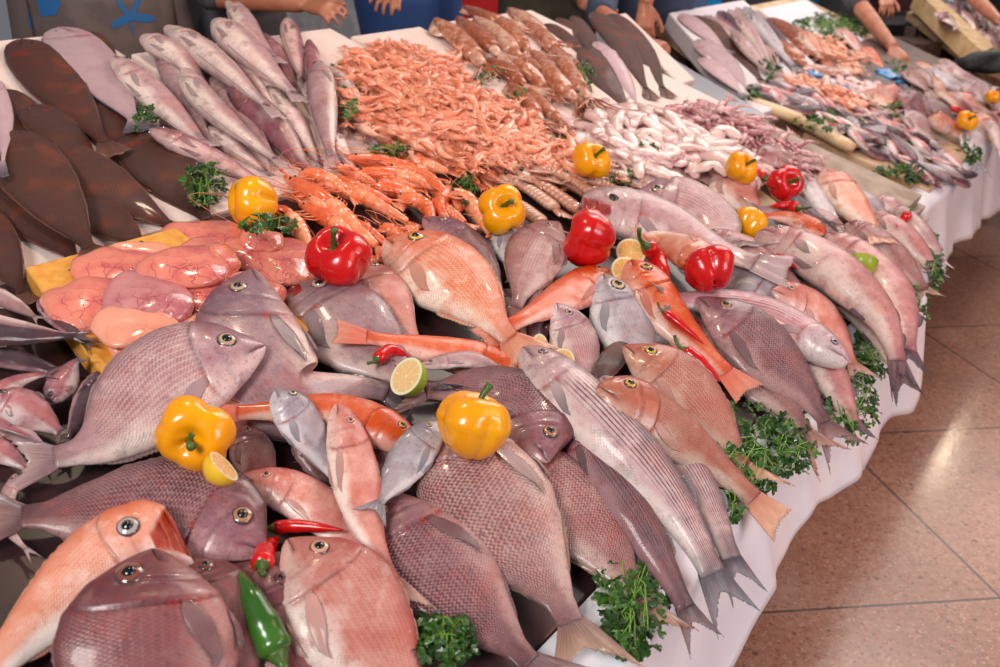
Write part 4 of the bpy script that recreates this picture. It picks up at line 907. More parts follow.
person('person in dark trousers leaning a closed fist above the gap', (b4[0]+.12, b4[1]+.12), -PI/2-.1, ((at_t(600, 16, 3.28), at_t(640, 43, 3.14), at_t(672, 50, 3.06)-at_t(640, 43, 3.14), (0, -.5, 1), 1.25), (at_t(660, -50, 3.6), at_t(645, 5, 3.5), (0, -.4, -1), (0, -1, .2), .6)), plain('denim_shirt', '#39465f', .85), plain('navy', '#1a1d2c', .85), sleeve=.0)
b5 = at_t(772, -5, 5.3)
person('person in a charcoal sweater standing behind the second stall', (b5[0], b5[1]+.1), -PI/2, (None, None), plain('charcoal', '#2e2d33', .85), black, sleeve=.9)
b6 = at_t(862, -40, 5.3)
person('person in a dark sleeve reaching one bare forearm down to the fish', (b6[0]+.02, b6[1]+.25), -PI/2+.3, ((at_t(858, 4, 4.55), at_t(893, 48, 4.2), at_t(914, 74, 4.1)-at_t(893, 48, 4.2), (0, -.6, 1), .5), (at_t(900, -40, 4.9), at_t(884, -6, 4.8), at_t(888, 10, 4.75)-at_t(884, -6, 4.8), (0, -1, .3), .8)), plain('dark_sleeve', '#3a3a40', .85), black, sleeve=.12)
b7 = at_t(905, -10, 6.3)
person('person in a crimson top in the shade behind the last board', (b7[0], b7[1]+.1), -PI/2, (None, None), plain('crimson', '#3d0e1a', .85), black, sleeve=.9)
b8 = at_t(985, -60, 6.0)
person('person reaching a bare forearm over the last stall', (b8[0]+.25, b8[1]+.1), -PI/2-.3, ((at_t(968, -8, 5.3), at_t(1000, 22, 5.0), (1, -.6, -.5), (0, -.6, 1), .5), None), black, black, sleeve=.1)
# ---------------------------------------------------------------- soles on the first board
def F(*a, **k): return fish(*a, **k)
sl = dict(color='solebrown', cat='sole', pen=1.)
F('sole', [(70, 190), (150, 252)], 38, 1, 'dark sole mostly buried beneath its neighbours, its tail ending beside the roe', **sl)
F('sole', [(88, 32), (118, 75)], 26, 1, 'sole whose brown rim shows behind the white-bellied sole', **sl)
F('sole', [(0, 90), (62, 172)], 40, 1, 'dark sole lying under the tallest brown sole at the edge of the foam board', **sl)
F('sole', [(30, 106), (104, 172)], 36, -1, 'tan-brown sole tucked between darker soles below the white-bellied one', **sl)
F('sole', [(92, 94), (152, 192)], 50, 1, 'dark sole just beneath the tail of the white-bellied sole', **sl)
F('sole', [(136, 132), (216, 230)], 60, 1, 'broad brown sole touching the parsley sprig beside the yellow pepper', **sl)
F('sole', [(40, 148), (188, 236)], 52, 1, 'reddish brown sole with its tail pointing at the roe', **sl)
F('sole', [(-28, 205), (28, 305)], 46, 1, 'lowest brown sole beside the small dark sardines', **sl)
F('sole', [(-22, 158), (84, 268)], 56, 1, 'brown sole with its tail fin resting on the yellow board', **sl)
F('sole', [(8, 132), (50, 195), (100, 262)], 64, 1, 'large dark sole in the middle of the pile, tail fin on the yellow board', **sl)
F('sole', [(-6, 78), (4, 120), (2, 178)], 18, 1, 'pale sliver of an upturned sole at the edge of the pile', color='solewhite', cat='sole')
F('sole', [(20, 40), (62, 92), (116, 156)], 50, 1, 'tallest dark brown sole, lying on the bare foam board', **sl)
F('sole', [(60, 28), (100, 75), (143, 132)], 50, -1, 'white-bellied sole turned upside down among the brown soles', color='solewhite', cat='sole', pen=1.)
# ---------------------------------------------------------------- hakes
hk = [([(160, 120), (232, 176)], 22, 'hakedark', 'hake at the bottom of the pile, half hidden by its neighbours'),
 ([(300, 78), (352, 160)], 22, 'hakem', 'hake seen in the gap behind the two upright hakes'),
 ([(335, 135), (356, 176)], 18, 'hakem', 'hake tail end next to the shrimps, below the big pale upright hake'),
 ([(262, 34), (298, 92)], 20, 'hakedark', 'short rosy hake beneath the topmost hakes'),
 ([(208, 128), (272, 176)], 20, 'hakem', 'white-bellied hake low in the pile next to the dark one'),
 ([(150, 130), (212, 158), (272, 188)], 24, 'hakedark', 'dark hake at the foot of the pile above the parsley sprig'),
 ([(156, 50), (182, 92), (214, 150)], 24, 'hakem', 'slim pale hake with reddish fin on the left of the pile'),
 ([(268, 88), (300, 130), (324, 172)], 25, 'hakem', 'pale hake beside the dark hake, tail among the prawns'),
 ([(352, 100), (382, 150)], 15, 'hakem', 'pale hake lying closest to the shrimp heap'),
 ([(322, 66), (352, 104), (378, 156)], 26, 'hakem', 'hake with silver flank next to the parsley and shrimps'),
 ([(142, 38), (180, 58), (210, 96)], 25, 'hakem', 'hake with a brownish snout resting on bare board'),
 ([(113, 58), (155, 96), (208, 148)], 30, 'hakem', 'hake with a grey back nearest the soles'),
 ([(224, 50), (252, 82), (284, 122)], 20, 'hakem', 'narrow hake in the middle of the pile under the big ones'),
 ([(212, 78), (240, 118), (280, 168)], 26, 'hakem', 'pale hake with an open dark gill next to the dark rosy hake'),
 ([(184, 70), (212, 108), (290, 172)], 28, 'hakem', 'long white-bellied hake running down the middle of the pile'),
 ([(228, 88), (268, 122), (312, 176)], 31, 'hakedark', 'darkest rosy-grey hake in the middle of the pile'),
 ([(233, 3), (252, 34), (282, 66)], 25, 'hakem', 'uppermost hake with its mouth agape above the board'),
 ([(288, 20), (294, 48), (303, 86)], 22, 'hakedark', 'small rosy hake standing upright at the back with its eye showing'),
 ([(309, 40), (312, 62), (308, 88)], 15, 'hakedark', 'smallest hake, beside the small rosy one at the back'),
 ([(166, 28), (215, 62), (284, 122)], 30, 'hakem', 'longest pale hake crossing the upper pile'),
 ([(216, 22), (255, 58), (306, 106)], 33, 'hakem', 'thick hake with a folded jaw on top of the pile'),
 ([(319, 62), (323, 108), (334, 172)], 29, 'hakem', 'big pale upright hake with its throat turned up')]
for i, (p, w, c, l) in enumerate(hk):
    F('hake', p, w*.98, 1 if i % 3 else -1, l, color=c, roll=(-30, -12, -48, 15, -38)[i % 5], cat='hake', gape=.25 if 'agape' in l else 0, pen=.8, maxlift=.1)
# ---------------------------------------------------------------- small dark fish at the left edge
sd = [([(-40, 412), (10, 430), (62, 458)], 34, 'rosesard', -1, 'rosy small fish at the bottom of the sardines, by the tail of the silver bream'),
 ([(-50, 440), (0, 452), (40, 478)], 30, 'rosesard', 1, 'lowest rosy sardine, half under the tail of the silver bream'),
 ([(40, 300), (70, 330), (96, 352)], 20, 'anchovy', 1, 'dark sardine wedged against the edge of the yellow board'),
 ([(-6, 398), (30, 412), (70, 440)], 40, 'rosesard', 1, 'broad pink-sided sardine under the crossing one'),
 ([(-40, 288), (0, 298), (44, 322)], 18, 'hakem', -1, 'silver-white small fish topmost on the sardines, under the soles'),
 ([(-60, 312), (0, 325), (90, 338)], 20, 'hakem', -1, 'pale grey sardine with its tail crossing toward the yellow board'),
 ([(-60, 350), (10, 358), (96, 384)], 24, 'anchovy', 1, 'blue-black sardine bent like a bow below the darkest one'),
 ([(-60, 326), (10, 335), (106, 336)], 26, 'anchovy', -1, 'darkest sardine with a forked tail on the yellow board'),
 ([(98, 372), (82, 410), (62, 450)], 24, 'anchovy', 1, 'silver and dark sardine lying upright beside the big silver bream'),
 ([(52, 402), (66, 378), (84, 352)], 30, 'rosesard', 1, 'small rosy sardine with its eye facing down between the others'),
 ([(-20, 410), (16, 382), (62, 372)], 22, 'rosesard', 1, 'red-striped sardine curving across the heap')]
for p, w, c, ds, l in sd: F('sardine', p, w, ds, l, color=c, cat='sardine', pen=.8, maxlift=.1)
F('sardine', [(16, 474), (4, 520), (38, 562)], 17, -1, 'slim silvery fish bent around the dark bream at the picture edge', color='hakem', cat='fish')
# ---------------------------------------------------------------- roe
rl = [((150, 345), 78, 34, 8, 'peach'), ((98, 302), 100, 44, -12, 'roe'), ((206, 262), 60, 44, 20, 'roe'), ((250, 292), 56, 34, 30, 'roe'), ((118, 268), 84, 32, -12, 'roe'), ((210, 238), 98, 34, -4, 'roe'), ((246, 254), 52, 30, 30, 'roe'),
 ((140, 328), 86, 34, 14, 'peach'), ((208, 296), 84, 38, 28, 'roe'), ((197, 328), 44, 28, -20, 'peach'), ((284, 262), 52, 46, 60, 'roe'), ((182, 268), 84, 36, -6, 'roe'), ((150, 300), 86, 44, 6, 'roe'), ((142, 248), 56, 12, 4, 'peach'), ((262, 240), 42, 24, 10, 'roe')]
rn = ['pale peach roe sac sticking out under the others over the bare board', 'big veined roe sac at the corner of the yellow board', 'veined roe sac in the middle of the pile, mostly covered', 'roe sac just behind the snout of the grey bream', 'folded roe sac below the tails of the soles', 'long upper roe sac closest to the yellow pepper', 'small veined roe sac next to the purple vein', 'smooth peach roe sac at the front with almost no veins', 'rounded roe sac curling down to the small knotted ones', 'small smooth roe knob above the silver bream', 'deeply veined roe sac touching the red pepper', 'plump roe sac in the centre of the pile', 'mauve-veined roe sac lying on top at the front', 'thin finger-like roe strip near the sole tails', 'small pink roe fold between the yellow pepper and the veined sac']
for i, (r, n_) in enumerate(zip(rl, rn)): roe(r[0], r[1], r[2], r[3], n_, 11+i, 'mauve' if i == 12 else r[4])
# ---------------------------------------------------------------- heaps: mounds that carry them
def poly_world(poly, surf, l=.02): W = unp(poly, l, surf); return [(float(Q(x, y)), float(R_(x, y))) for x, y, z in W]
def mound(poly, h, fall, surf=surf1, step=.012, rough=.006):
    pq = poly_world(poly, surf); A = np.array(pq); q0, r0 = A.min(0); q1, r1 = A.max(0)
    qs = np.arange(q0, q1+step, step); rs = np.arange(r0, r1+step, step); n, m = len(qs), len(rs); hh = np.zeros((n, m)); B = np.roll(A, -1, 0)
    for i, q in enumerate(qs):
        for j, r in enumerate(rs):
            if inpoly((q, r), pq):
                p = np.array([q, r]); d = B-A; t = np.clip(((p-A)*d).sum(1)/(d*d).sum(1), 0, 1); dist = np.sqrt((((A+d*t[:, None])-p)**2).sum(1).min())
                hh[i, j] = h*(1-math.exp(-(dist/fall)**1.3))+rough*random.random()
    X, Y = XY(qs[:, None]+0*rs[None], rs[None]+0*qs[:, None]); base = surf(X, Y); hb = np.maximum(Hat(X, Y), 0)*0
    Z = base+hb+hh-.004; V = np.stack([X, Y, Z], -1).reshape(-1, 3)
    F = [q for q in gridf(n, m) if sum(hh.reshape(-1)[list(q)] > 0) >= 2]
    for dx in (0, .5):
        for dy in (0, .5): Hput(X+dx*step, Y+dy*step, hb+hh)
    # fine fill of the height map
    for i in range(3):
        for j in range(3): 
            x, y = XY(qs[:, None]+i*step/3+0*rs[None], rs[None]+j*step/3+0*qs[:, None]); Hput(x, y, hh)
    return V, F
def strew(poly, protos, n, ind, label, cat, group, surf, name, smin=.85, smax=1.15, tilt=.35, raise_=.004, hput=.004, base_parts=None, mat=None, stuff_label=None, axis=None, aj=.5):
    P = sorted([ptin(poly) for _ in range(n)], key=lambda p: -p[1]); rest_ = []
    order = list(range(n)); random.shuffle(order)
    from mathutils import Matrix, Vector
    for k in order:
        W = unp([P[k]], .02, surf)[0]
        for _ in range(3): l = float(Hat(W[0], W[1]))+raise_; W = unp([P[k]], l, surf)[0]
        Hput([W[0]], [W[1]], [l+hput]); Nn = normal(W[0], W[1], surf)
        a = random.random()*2*PI if axis is None else axis+random.uniform(-aj, aj)
        rot = Vector((0, 0, 1)).rotation_difference(Vector(Nn)).to_matrix() @ Matrix.Rotation(a, 3, 'Z') @ Matrix.Rotation(random.uniform(-tilt, tilt), 3, 'X') @ Matrix.Rotation(random.uniform(-tilt, tilt), 3, 'Y')
        s = random.uniform(smin, smax)
        if k < ind:
            o = protos[k % len(protos)].copy() if k >= len(protos) else protos[k]
            if k >= len(protos): COL.objects.link(o)
            o.matrix_world = Matrix.Translation(Vector(W)) @ rot.to_4x4() @ Matrix.Scale(s, 4); tag(o, label, cat, group)
        else:
            me = protos[k % len(protos)].data; V = np.zeros(len(me.vertices)*3); me.vertices.foreach_get('co', V); V = V.reshape(-1, 3)*s
            A = np.zeros(len(me.vertices)*3); me.attributes['fc'].data.foreach_get('vector', A)
            rest_.append((V @ np.array(rot).T+W, [tuple(p.vertices) for p in me.polygons], A.reshape(-1, 3)))
    if base_parts is not None:
        v, f, a = merge(rest_+[base_parts]); o = mk(name+'_heap', local(v, v[0]), f, mat, None, a); o.location = v[0]; tag(o, stuff_label, cat, None, 'stuff')
shm = shellmat('shrimp_shell', '#d8694a', '#ee9a78', '#f7c3a8', 0, .3, .2)
def protos(name, geos, mat):
    return [mk(name, g[0], g[1], mat, None, g[2]) for g in geos]
# ---- small pink shrimps
shp = [(338, 78), (352, 52), (420, 44), (448, 62), (486, 92), (520, 112), (566, 142), (606, 166), (590, 182), (540, 178), (500, 182), (470, 172), (446, 156), (395, 152), (364, 128)]
V_, F_ = mound(shp, .05, .09)
geos = [shrimp_geo(c, i) for i, c in enumerate((.6, 1.2, 1.9, 2.5, 3.1, 1.6, 2.2, .9))]
strew(shp, protos('shrimp', geos, shm), 620, 294, 'small pink shrimp lying loose in the big central heap', 'shrimp', 'small pink shrimps in the central heap', surf1, 'shrimp', smin=1.0, smax=1.5, base_parts=(V_, F_), mat=shm, stuff_label='upper far slope of the heap of small pink shrimps')
# ---- orange prawns
pw = [([(310, 196), (345, 238)], 13, 'prawn low in the pile, between the big front ones'), ([(330, 178), (400, 206)], 14, 'prawn covered by crossed legs and antennae in the middle'), ([(405, 158), (454, 174)], 13, 'prawn touching the small shrimps'), ([(338, 166), (384, 190)], 13, 'prawn at the upper back, next to the upright hake'),
 ([(348, 158), (400, 166), (446, 182)], 15, 'long orange prawn along the top of the prawn pile'), ([(354, 172), (410, 178), (452, 196)], 14, 'straight prawn under the top one'), ([(372, 184), (410, 196), (432, 220)], 15, 'bent prawn with its tail by the big snapper'), ([(312, 180), (360, 196), (420, 228)], 15, 'prawn with a grey-spotted shell stretching to the snapper'),
 ([(398, 196), (426, 206), (434, 232)], 14, 'prawn curling above the snapper head'), ([(300, 204), (338, 226), (376, 262)], 16, 'prawn running down to the big red pepper'), ([(446, 192), (470, 204), (494, 240)], 17, 'prawn bent beside the yellow pepper'), ([(450, 186), (440, 206), (452, 226)], 13, 'prawn hooked over its neighbour, left of the yellow pepper'),
 ([(286, 178), (330, 206), (388, 256)], 18, 'largest prawn, lying across the pile above the red pepper'), ([(262, 210), (292, 222), (314, 252)], 20, 'thick prawn with long pale claws beside the roe'), ([(300, 172), (330, 180), (356, 200)], 14, 'prawn head next to the yellow pepper, antennae spread'), ([(386, 168), (424, 176), (460, 206)], 14, 'prawn with a red back below the small shrimps'), ([(400, 228), (416, 236), (404, 246)], 12, 'small curled prawn by the snapper eye')]
pw = [([(324, 196), (370, 236)], 14, 'prawn in the lowest layer, right of the red pepper stem'), ([(350, 186), (392, 214)], 14, 'prawn in the lowest layer under the grey-spotted one'), ([(376, 178), (420, 190)], 13, 'prawn in the lowest layer near the small shrimps'), ([(420, 180), (452, 200)], 13, 'prawn in the lowest layer, left of the hooked one'), ([(430, 200), (470, 226)], 14, 'prawn in the lowest layer toward the yellow pepper'), ([(296, 190), (330, 216)], 14, 'prawn in the lowest layer beside the yellow pepper and the roe'), ([(380, 226), (412, 240)], 13, 'prawn in the lowest layer above the snapper'), ([(352, 222), (392, 248)], 14, 'prawn in the lowest layer beside the red pepper'), ([(456, 168), (482, 186)], 12, 'prawn at the edge of the small shrimps, above the yellow pepper')]+pw
for p, w_, l in pw: prawn(p, w_, l)
ms = [([(560, 178), (600, 184), (632, 200)], 15, 'mantis shrimp nearest the white squid'), ([(574, 166), (605, 172), (634, 186)], 15, 'mantis shrimp just below the yellow pepper'), ([(500, 176), (530, 190), (560, 212)], 15, 'mantis shrimp beside the yellow pepper and small shrimps'), ([(498, 196), (520, 206), (546, 226)], 15, 'mantis shrimp closest to the scaly grey-rose bream'), ([(486, 212), (505, 222), (530, 238)], 13, 'mantis shrimp partly under the yellow pepper'),
 ([(544, 174), (580, 190), (612, 212)], 15, 'mantis shrimp with two dark tail spots, lying on the others'), ([(514, 172), (550, 190), (586, 216)], 16, 'broad mantis shrimp in the centre of the row'), ([(530, 168), (566, 178), (600, 200)], 15, 'mantis shrimp on the upper side of the row')]
for p, w_, l in ms: prawn(p, w_*1.45, l, color='mantis', kind='mantis_shrimp', cat='mantis shrimp')
# ---- white squid strips
whm = shellmat('white_squid', '#c99a95', '#dcb8b3', '#ecd4cf', 0, .28, .2)
wq = [(560, 122), (600, 108), (650, 108), (700, 122), (742, 148), (772, 172), (730, 182), (700, 172), (648, 190), (628, 178), (600, 150)]
V_, F_ = mound(wq, .045, .07)
def strip(seed, L, w_, flat=.6):
    rg = np.random.default_rng(seed); P = spline(np.array([[-L/2, 0, 0], [-L/5, rg.uniform(-1, 1)*L*.18, .004], [L/5, rg.uniform(-1, 1)*L*.22, .004], [L/2, rg.uniform(-1, 1)*L*.2, -.004]]), 14)
    return tube(P, w_*np.sin(np.linspace(.25, PI-.25, 14))**.5*(1+.15*np.sin(np.arange(14)*1.3+seed)), 10, flat)
strew(wq, protos('squid_strip', [strip(i, .13, .021, .4) for i in range(7)], whm), 150, 150, 'white squid strip in the glistening white pile behind the mantis shrimps', 'squid', 'white squid strips', surf1, 'squid_strip', smin=.7, smax=1.2, raise_=.003, hput=.007, axis=-.6, aj=1.3)
o = mk('squid_pile', local(V_, V_[0]), F_, whm, None, np.zeros((len(V_), 3))); o.location = V_[0]; tag(o, 'white squid flesh packed beneath the loose strips', 'squid', None, 'stuff')
# ---- baby squids
bs = [(648, 110), (690, 98), (742, 112), (786, 136), (806, 158), (790, 172), (764, 166), (736, 142), (690, 122)]
bsm = shellmat('baby_squid', '#7d3f45', '#c08487', '#e8c6c4', 0, .25)
def bsquid(seed):
    rg = random.Random(seed); w_ = .011; P = [tube([(0, 0, 0), (.012, 0, .001), (.035, .002, 0), (.05, .003, 0)], [w_*.2, w_*.8, w_, w_*.75], 9, .8), tube([(.05, .003, 0), (.058, .003, .001), (.064, .002, 0)], [w_*.6, w_*.7, w_*.4], 8)]
    for j in range(6): a = (j-2.5)*.35; P.append(tube(spline([(.063, .002, 0), (.075, .002+a*.012, .003), (.088+rg.random()*.01, a*.03+rg.uniform(-.01, .01), -.002)], 6), [.0028, .0026, .0022, .0018, .0014, .0008], 5))
    return merge(P)
V_, F_ = mound(bs, .025, .04)
strew(bs, protos('baby_squid', [bsquid(i) for i in range(6)], bsm), 120, 120, 'pinkish brown baby squid in the pile next to the bare metal tray', 'squid', 'baby squids beside the white squid', surf1, 'baby_squid', smin=.7, smax=1.15, raise_=.004, hput=.007, axis=-.5, aj=1.6)
o = mk('baby_squid_pile', local(V_, V_[0]), F_, bsm, None, np.zeros((len(V_), 3))); o.location = V_[0]; tag(o, 'packed pinkish squid beneath the loose baby squids', 'squid', None, 'stuff')
F('snapper', [(756, 156), (790, 160), (822, 178)], 24, 1, 'rosy fish with a dark eye at the end of the baby squids', color='rosebream')
# ---- brown squids
sq = [([(462, 6), (488, 18), (520, 26)], 17), ([(434, 18), (462, 42), (494, 78)], 22), ([(456, 16), (484, 40), (510, 66)], 17), ([(474, 16), (502, 38), (530, 70)], 18), ([(494, 14), (514, 34), (536, 60)], 17), ([(508, 8), (534, 26), (556, 50)], 17), ([(524, 20), (546, 40), (566, 66)], 17), ([(488, 58), (508, 72), (534, 92)], 18), ([(514, 58), (536, 78), (560, 104)], 17), ([(534, 50), (556, 80), (588, 112)], 19), ([(508, 82), (528, 104), (548, 132)], 19), ([(528, 88), (546, 108), (570, 128)], 16), ([(552, 46), (574, 78), (598, 112)], 18)]
sn = ['squid at the very top of the brown squid pile, below the red panel', 'reddish brown squid resting on the bare left edge of its foam board', 'brown squid second along the top row', 'glossy squid with pale spots in the top row', 'squid in the top row whose tentacles cross its neighbour', 'outer squid of the top row near the olive jacket', 'squid between the top row and the small dark soles', 'squid lying below the top row near the parsley', 'pale-bellied squid in the middle of the lower row', 'orange-brown squid beside the white board strip', 'pale squid reaching down to the shrimp heap', 'dark squid at the foot of the pile near the white strips', 'orange-brown squid next to the parsley and dark soles']
for (p, w_), l in zip(sq, sn): squid(p, w_, l)
# ---- dark soles of the olive vendor
ds_ = [([(545, 24), (566, 40), (590, 64)], 18, 'short dark sole next to the squid tentacles', 'solebrown'), ([(558, 18), (582, 40), (604, 74)], 18, 'narrow dark sole with a white edge showing', 'solebrown'), ([(574, 16), (592, 46), (612, 84)], 20, 'dark sole beneath the white-bellied one', 'solebrown'), ([(612, 14), (642, 52), (668, 98)], 28, 'dark sole nearest the closed fist', 'solebrown'), ([(594, 12), (624, 48), (652, 100)], 26, 'long dark sole in the middle, below the hands', 'solebrown'), ([(586, 48), (604, 78), (632, 114)], 30, 'broadest dark sole, dotted with bright drops by the parsley', 'solebrown'), ([(596, 42), (618, 70), (640, 110)], 20, 'white-bellied sole lying among the dark soles beyond the squids', 'solewhite')]
for p, w_, l, c in ds_: F('sole', p, w_*.8, 1, l, color=c, cat='sole', res=.6, maxlift=.1)
# ---------------------------------------------------------------- second stall
lo = dict(surf=surf2, res=.5, maxlift=.12)
def G(k, p, w_, l, c, **q): return fish(k, p, w_, q.pop('ds', 1), l, color=c, **{**lo, **q})
G('sole', [(690, 16), (728, 44), (768, 88)], 20, 'brown sole behind the pale ones on the big foam board', 'solebrown', cat='sole')
G('sole', [(682, 14), (704, 32), (730, 54)], 13, 'small pinkish upturned sole at the top of the big foam board', 'solewhite', cat='sole')
G('sole', [(697, 40), (722, 60), (752, 94)], 18, 'pinkish upturned sole alone in the middle of the big foam board', 'solewhite', cat='sole')
G('sole', [(702, 58), (722, 74), (746, 98)], 14, 'pinkish upturned sole closest to the edge of the big foam board', 'solewhite', cat='sole')
bk = [([(704, 16), (730, 34), (752, 58)], 12, 'hakem', 'tan slim fish behind the brown sole'), ([(718, 12), (738, 30), (756, 52)], 14, 'anchovy', 'dark slim fish with its head at the upper edge of the big board'), ([(728, 10), (752, 36), (776, 78)], 13, 'hakem', 'pale long fish lying down the big board'), ([(736, 8), (764, 40), (784, 80)], 14, 'hakem', 'white-bellied long fish beside the pale one'), ([(744, 8), (768, 36), (800, 74)], 15, 'bluegrey', 'blue-grey long fish, last before the mottled squid'), ([(752, 14), (778, 40), (802, 72)], 14, 'anchovy', 'striped grey fish by the mottled squid'), ([(732, 30), (754, 56), (782, 84)], 12, 'hakem', 'pale fish over the parsley on the big board')]
for p, w_, c, l in bk: G('hake', p, w_, l, c)
for p, w_, l in (([(768, 18), (790, 36), (812, 62)], 20, 'mottled pale squid at the top of the second stall'), ([(786, 24), (804, 42), (824, 66)], 18, 'mottled squid beside the orange fillets'), ([(776, 40), (792, 54), (812, 72)], 16, 'pinkish squid just above the white squid of the second stall')): squid(p, w_, l, surf=surf2)
G('scorpion', [(802, 34), (816, 50), (834, 70)], 18, 'orange fish next to the shrimps of the second stall', 'orange')
G('scorpion', [(846, 34), (858, 50), (872, 70)], 14, 'grey-rose fish lying beside the orange shrimps', 'rosebream')
G('scorpion', [(864, 48), (874, 60), (886, 74)], 12, 'small red fish near the blue bag', 'red')
G('scorpion', [(838, 30), (852, 42), (862, 58)], 12, 'small rosy fish at the parsley edge', 'pink')
op = [(812, 40), (842, 36), (866, 72), (846, 78), (822, 62)]
g2 = [shrimp_geo(c, i+40, simple=True) for i, c in enumerate((1., 1.8, 2.6))]
V_, F_ = mound(op, .03, .06, surf2)
strew(op, protos('shrimp', g2, shm), 90, 3, 'orange shrimp in the far heap below the parsley', 'shrimp', 'orange shrimps in the far heap', surf2, 'shrimp', smin=1., smax=1.5, base_parts=(V_, F_), mat=shm, stuff_label='far heap of orange shrimps below the green parsley bed')
o3 = [(784, 74), (820, 80), (864, 96), (866, 116), (838, 106), (790, 86)]
V_, F_ = mound(o3, .02, .05, surf2)
strew(o3, protos('shrimp', [shrimp_geo(c, i+60, simple=True) for i, c in enumerate((1.3, 2.1, 2.8))], shm), 90, 3, 'orange-red shrimp in the narrow band beside the white squid', 'shrimp', 'orange shrimps in the narrow band', surf2, 'shrimp', smin=1., smax=1.4, base_parts=(V_, F_), mat=shm, stuff_label='narrow orange-red band of shrimps beside the far white squid')
w2 = [(804, 64), (850, 68), (884, 92), (872, 102), (838, 88), (802, 76)]
strew(w2, protos('squid_strip', [strip(i+20, .1, .02, .5) for i in range(4)], whm), 60, 60, 'white squid strip on the second stall between the two shrimp bands', 'squid', 'white squid strips on the second stall', surf2, 'squid_strip', smin=.8, smax=1.2, hput=.006)
bl = plain('blue_bag', '#2f8fd0', .3, .4, .2, 20, '#1f6fb0', .3)
for i, (p, w_, l) in enumerate((((888, 74), 26, 'bright blue plastic bag near the reaching hand'), ((905, 84), 20, 'folded blue plastic next to the bright bag'), ((816, 74), 16, 'small blue plastic scrap at the white squid'), ((849, 88), 12, 'violet-blue plastic scrap on the orange shrimps'))):
    r_ = w_*pxm(p, surf2)/2; W = rest(p, r_, .2, surf2); Nn = normal(W[0], W[1], surf2); ax = np.cross(Nn, (0, 1, 0)); ax /= np.linalg.norm(ax)
    v, f, fc = lump(W, Nn, ax, r_*2, r_*1.4, r_*.5, None, '', seed=i+50, amp=.2); o = mk('plastic_bag', local(v, W), f, bl, None, fc); o.location = W; tag(o, l, 'bag')
# sardines: laid in slanting rows
srp = [(758, 84), (800, 90), (840, 108), (880, 116), (910, 126), (946, 150), (962, 172), (935, 182), (900, 164), (862, 146), (820, 126), (780, 104)]
cols = ['brightsard', 'anchovy', 'brightsard', 'anchovy', 'brightsard', 'bluegrey']
for i in range(100):
    p = ptin(srp); a = math.radians(random.gauss(24, 13)); L = random.uniform(34, 52); s_ = random.choice((1, -1)); d = np.array([math.cos(a), math.sin(a)])*L/2*s_
    G('sardine', [np.array(p)-d, np.array(p)+(0, random.uniform(-2, 2)), np.array(p)+d], random.uniform(8, 10.5), 'small silvery sardine in the pile along the pale wooden board of the second stall', cols[i % 6], cat='sardine', group='sardines piled on the second stall', fins=False, res=.4, ds=random.choice((1, -1)), maxlift=.05)
mx = [(868, 74), (905, 66), (950, 72), (1004, 88), (1004, 112), (960, 128), (925, 122), (880, 108)]
for i in range(30):
    p = ptin(mx); a = math.radians(random.gauss(36, 14)); d = np.array([math.cos(a), math.sin(a)])*random.uniform(15, 23)
    G(random.choice(('hake', 'snapper', 'scorpion', 'mullet')), [np.array(p)-d, np.array(p)+(0, 1), np.array(p)+d], random.uniform(10, 14), 'dark glistening fish in the crowded heap just below the reaching hand', random.choice(('dark', 'hakedark', 'mauve', 'rosebream', 'anchovy', 'plum', 'orange')), group='mixed fish below the reaching hand', fins=False, res=.4, maxlift=.09)
big = [([(868, 92), (884, 104), (904, 122)], 22, 'orange', 'plump orange-red fish beside the dark shiny fishes of the second stall', 'scorpion'), ([(880, 88), (902, 100), (918, 118)], 18, 'pink', 'pale rosy fish resting on the plump orange-red one', 'scorpion'),
 ([(898, 92), (918, 108), (948, 130)], 20, 'dark', 'dark bream in the middle of the second stall', 'bream'), ([(912, 84), (930, 100), (956, 120)], 16, 'mauve', 'grey fish just beyond the reaching hand', 'bream'), ([(926, 70), (950, 84), (990, 96)], 14, 'bluegrey', 'long silver fish at the foot of the tan board', 'mullet'), ([(940, 60), (962, 76), (998, 90)], 13, 'hakem', 'pale long fish tight against the tan board', 'hake'),
 ([(905, 70), (920, 84), (940, 104)], 16, 'rosebream', 'rosy bream held beneath the reaching hand', 'bream'), ([(950, 92), (970, 104), (1004, 118)], 16, 'pink', 'rosy fish beside the red chilli on the second stall', 'snapper'), ([(960, 82), (984, 96), (1012, 112)], 18, 'mauve', 'violet-grey fish near the yellow pepper piece', 'bream'), ([(925, 100), (944, 118), (966, 138)], 18, 'dark', 'dark brown fish behind the yellow pepper of the second stall', 'snapper'),
 ([(930, 118), (948, 126), (972, 146)], 20, 'orange', 'salmon fish with its head under the yellow pepper', 'scorpion'), ([(976, 116), (990, 132), (1006, 158)], 20, 'orange', 'pale orange fish draped at the picture edge', 'scorpion'), ([(960, 124), (972, 142), (984, 176)], 20, 'bluegrey', 'grey fish hanging its dark forked tail over the white cloth', 'bream'), ([(988, 122), (998, 140), (1004, 168)], 14, 'hakem', 'slim grey fish hanging at the picture edge', 'mullet'),
 ([(900, 110), (918, 124), (944, 148)], 16, 'mauve', 'small scaled bream above the sardines', 'bream'), ([(985, 92), (1000, 104), (1016, 124)], 14, 'silver2', 'silver fish cut off by the picture edge', 'mullet')]
for p, w_, c, l, k in big: G(k, p, w_, l, c)
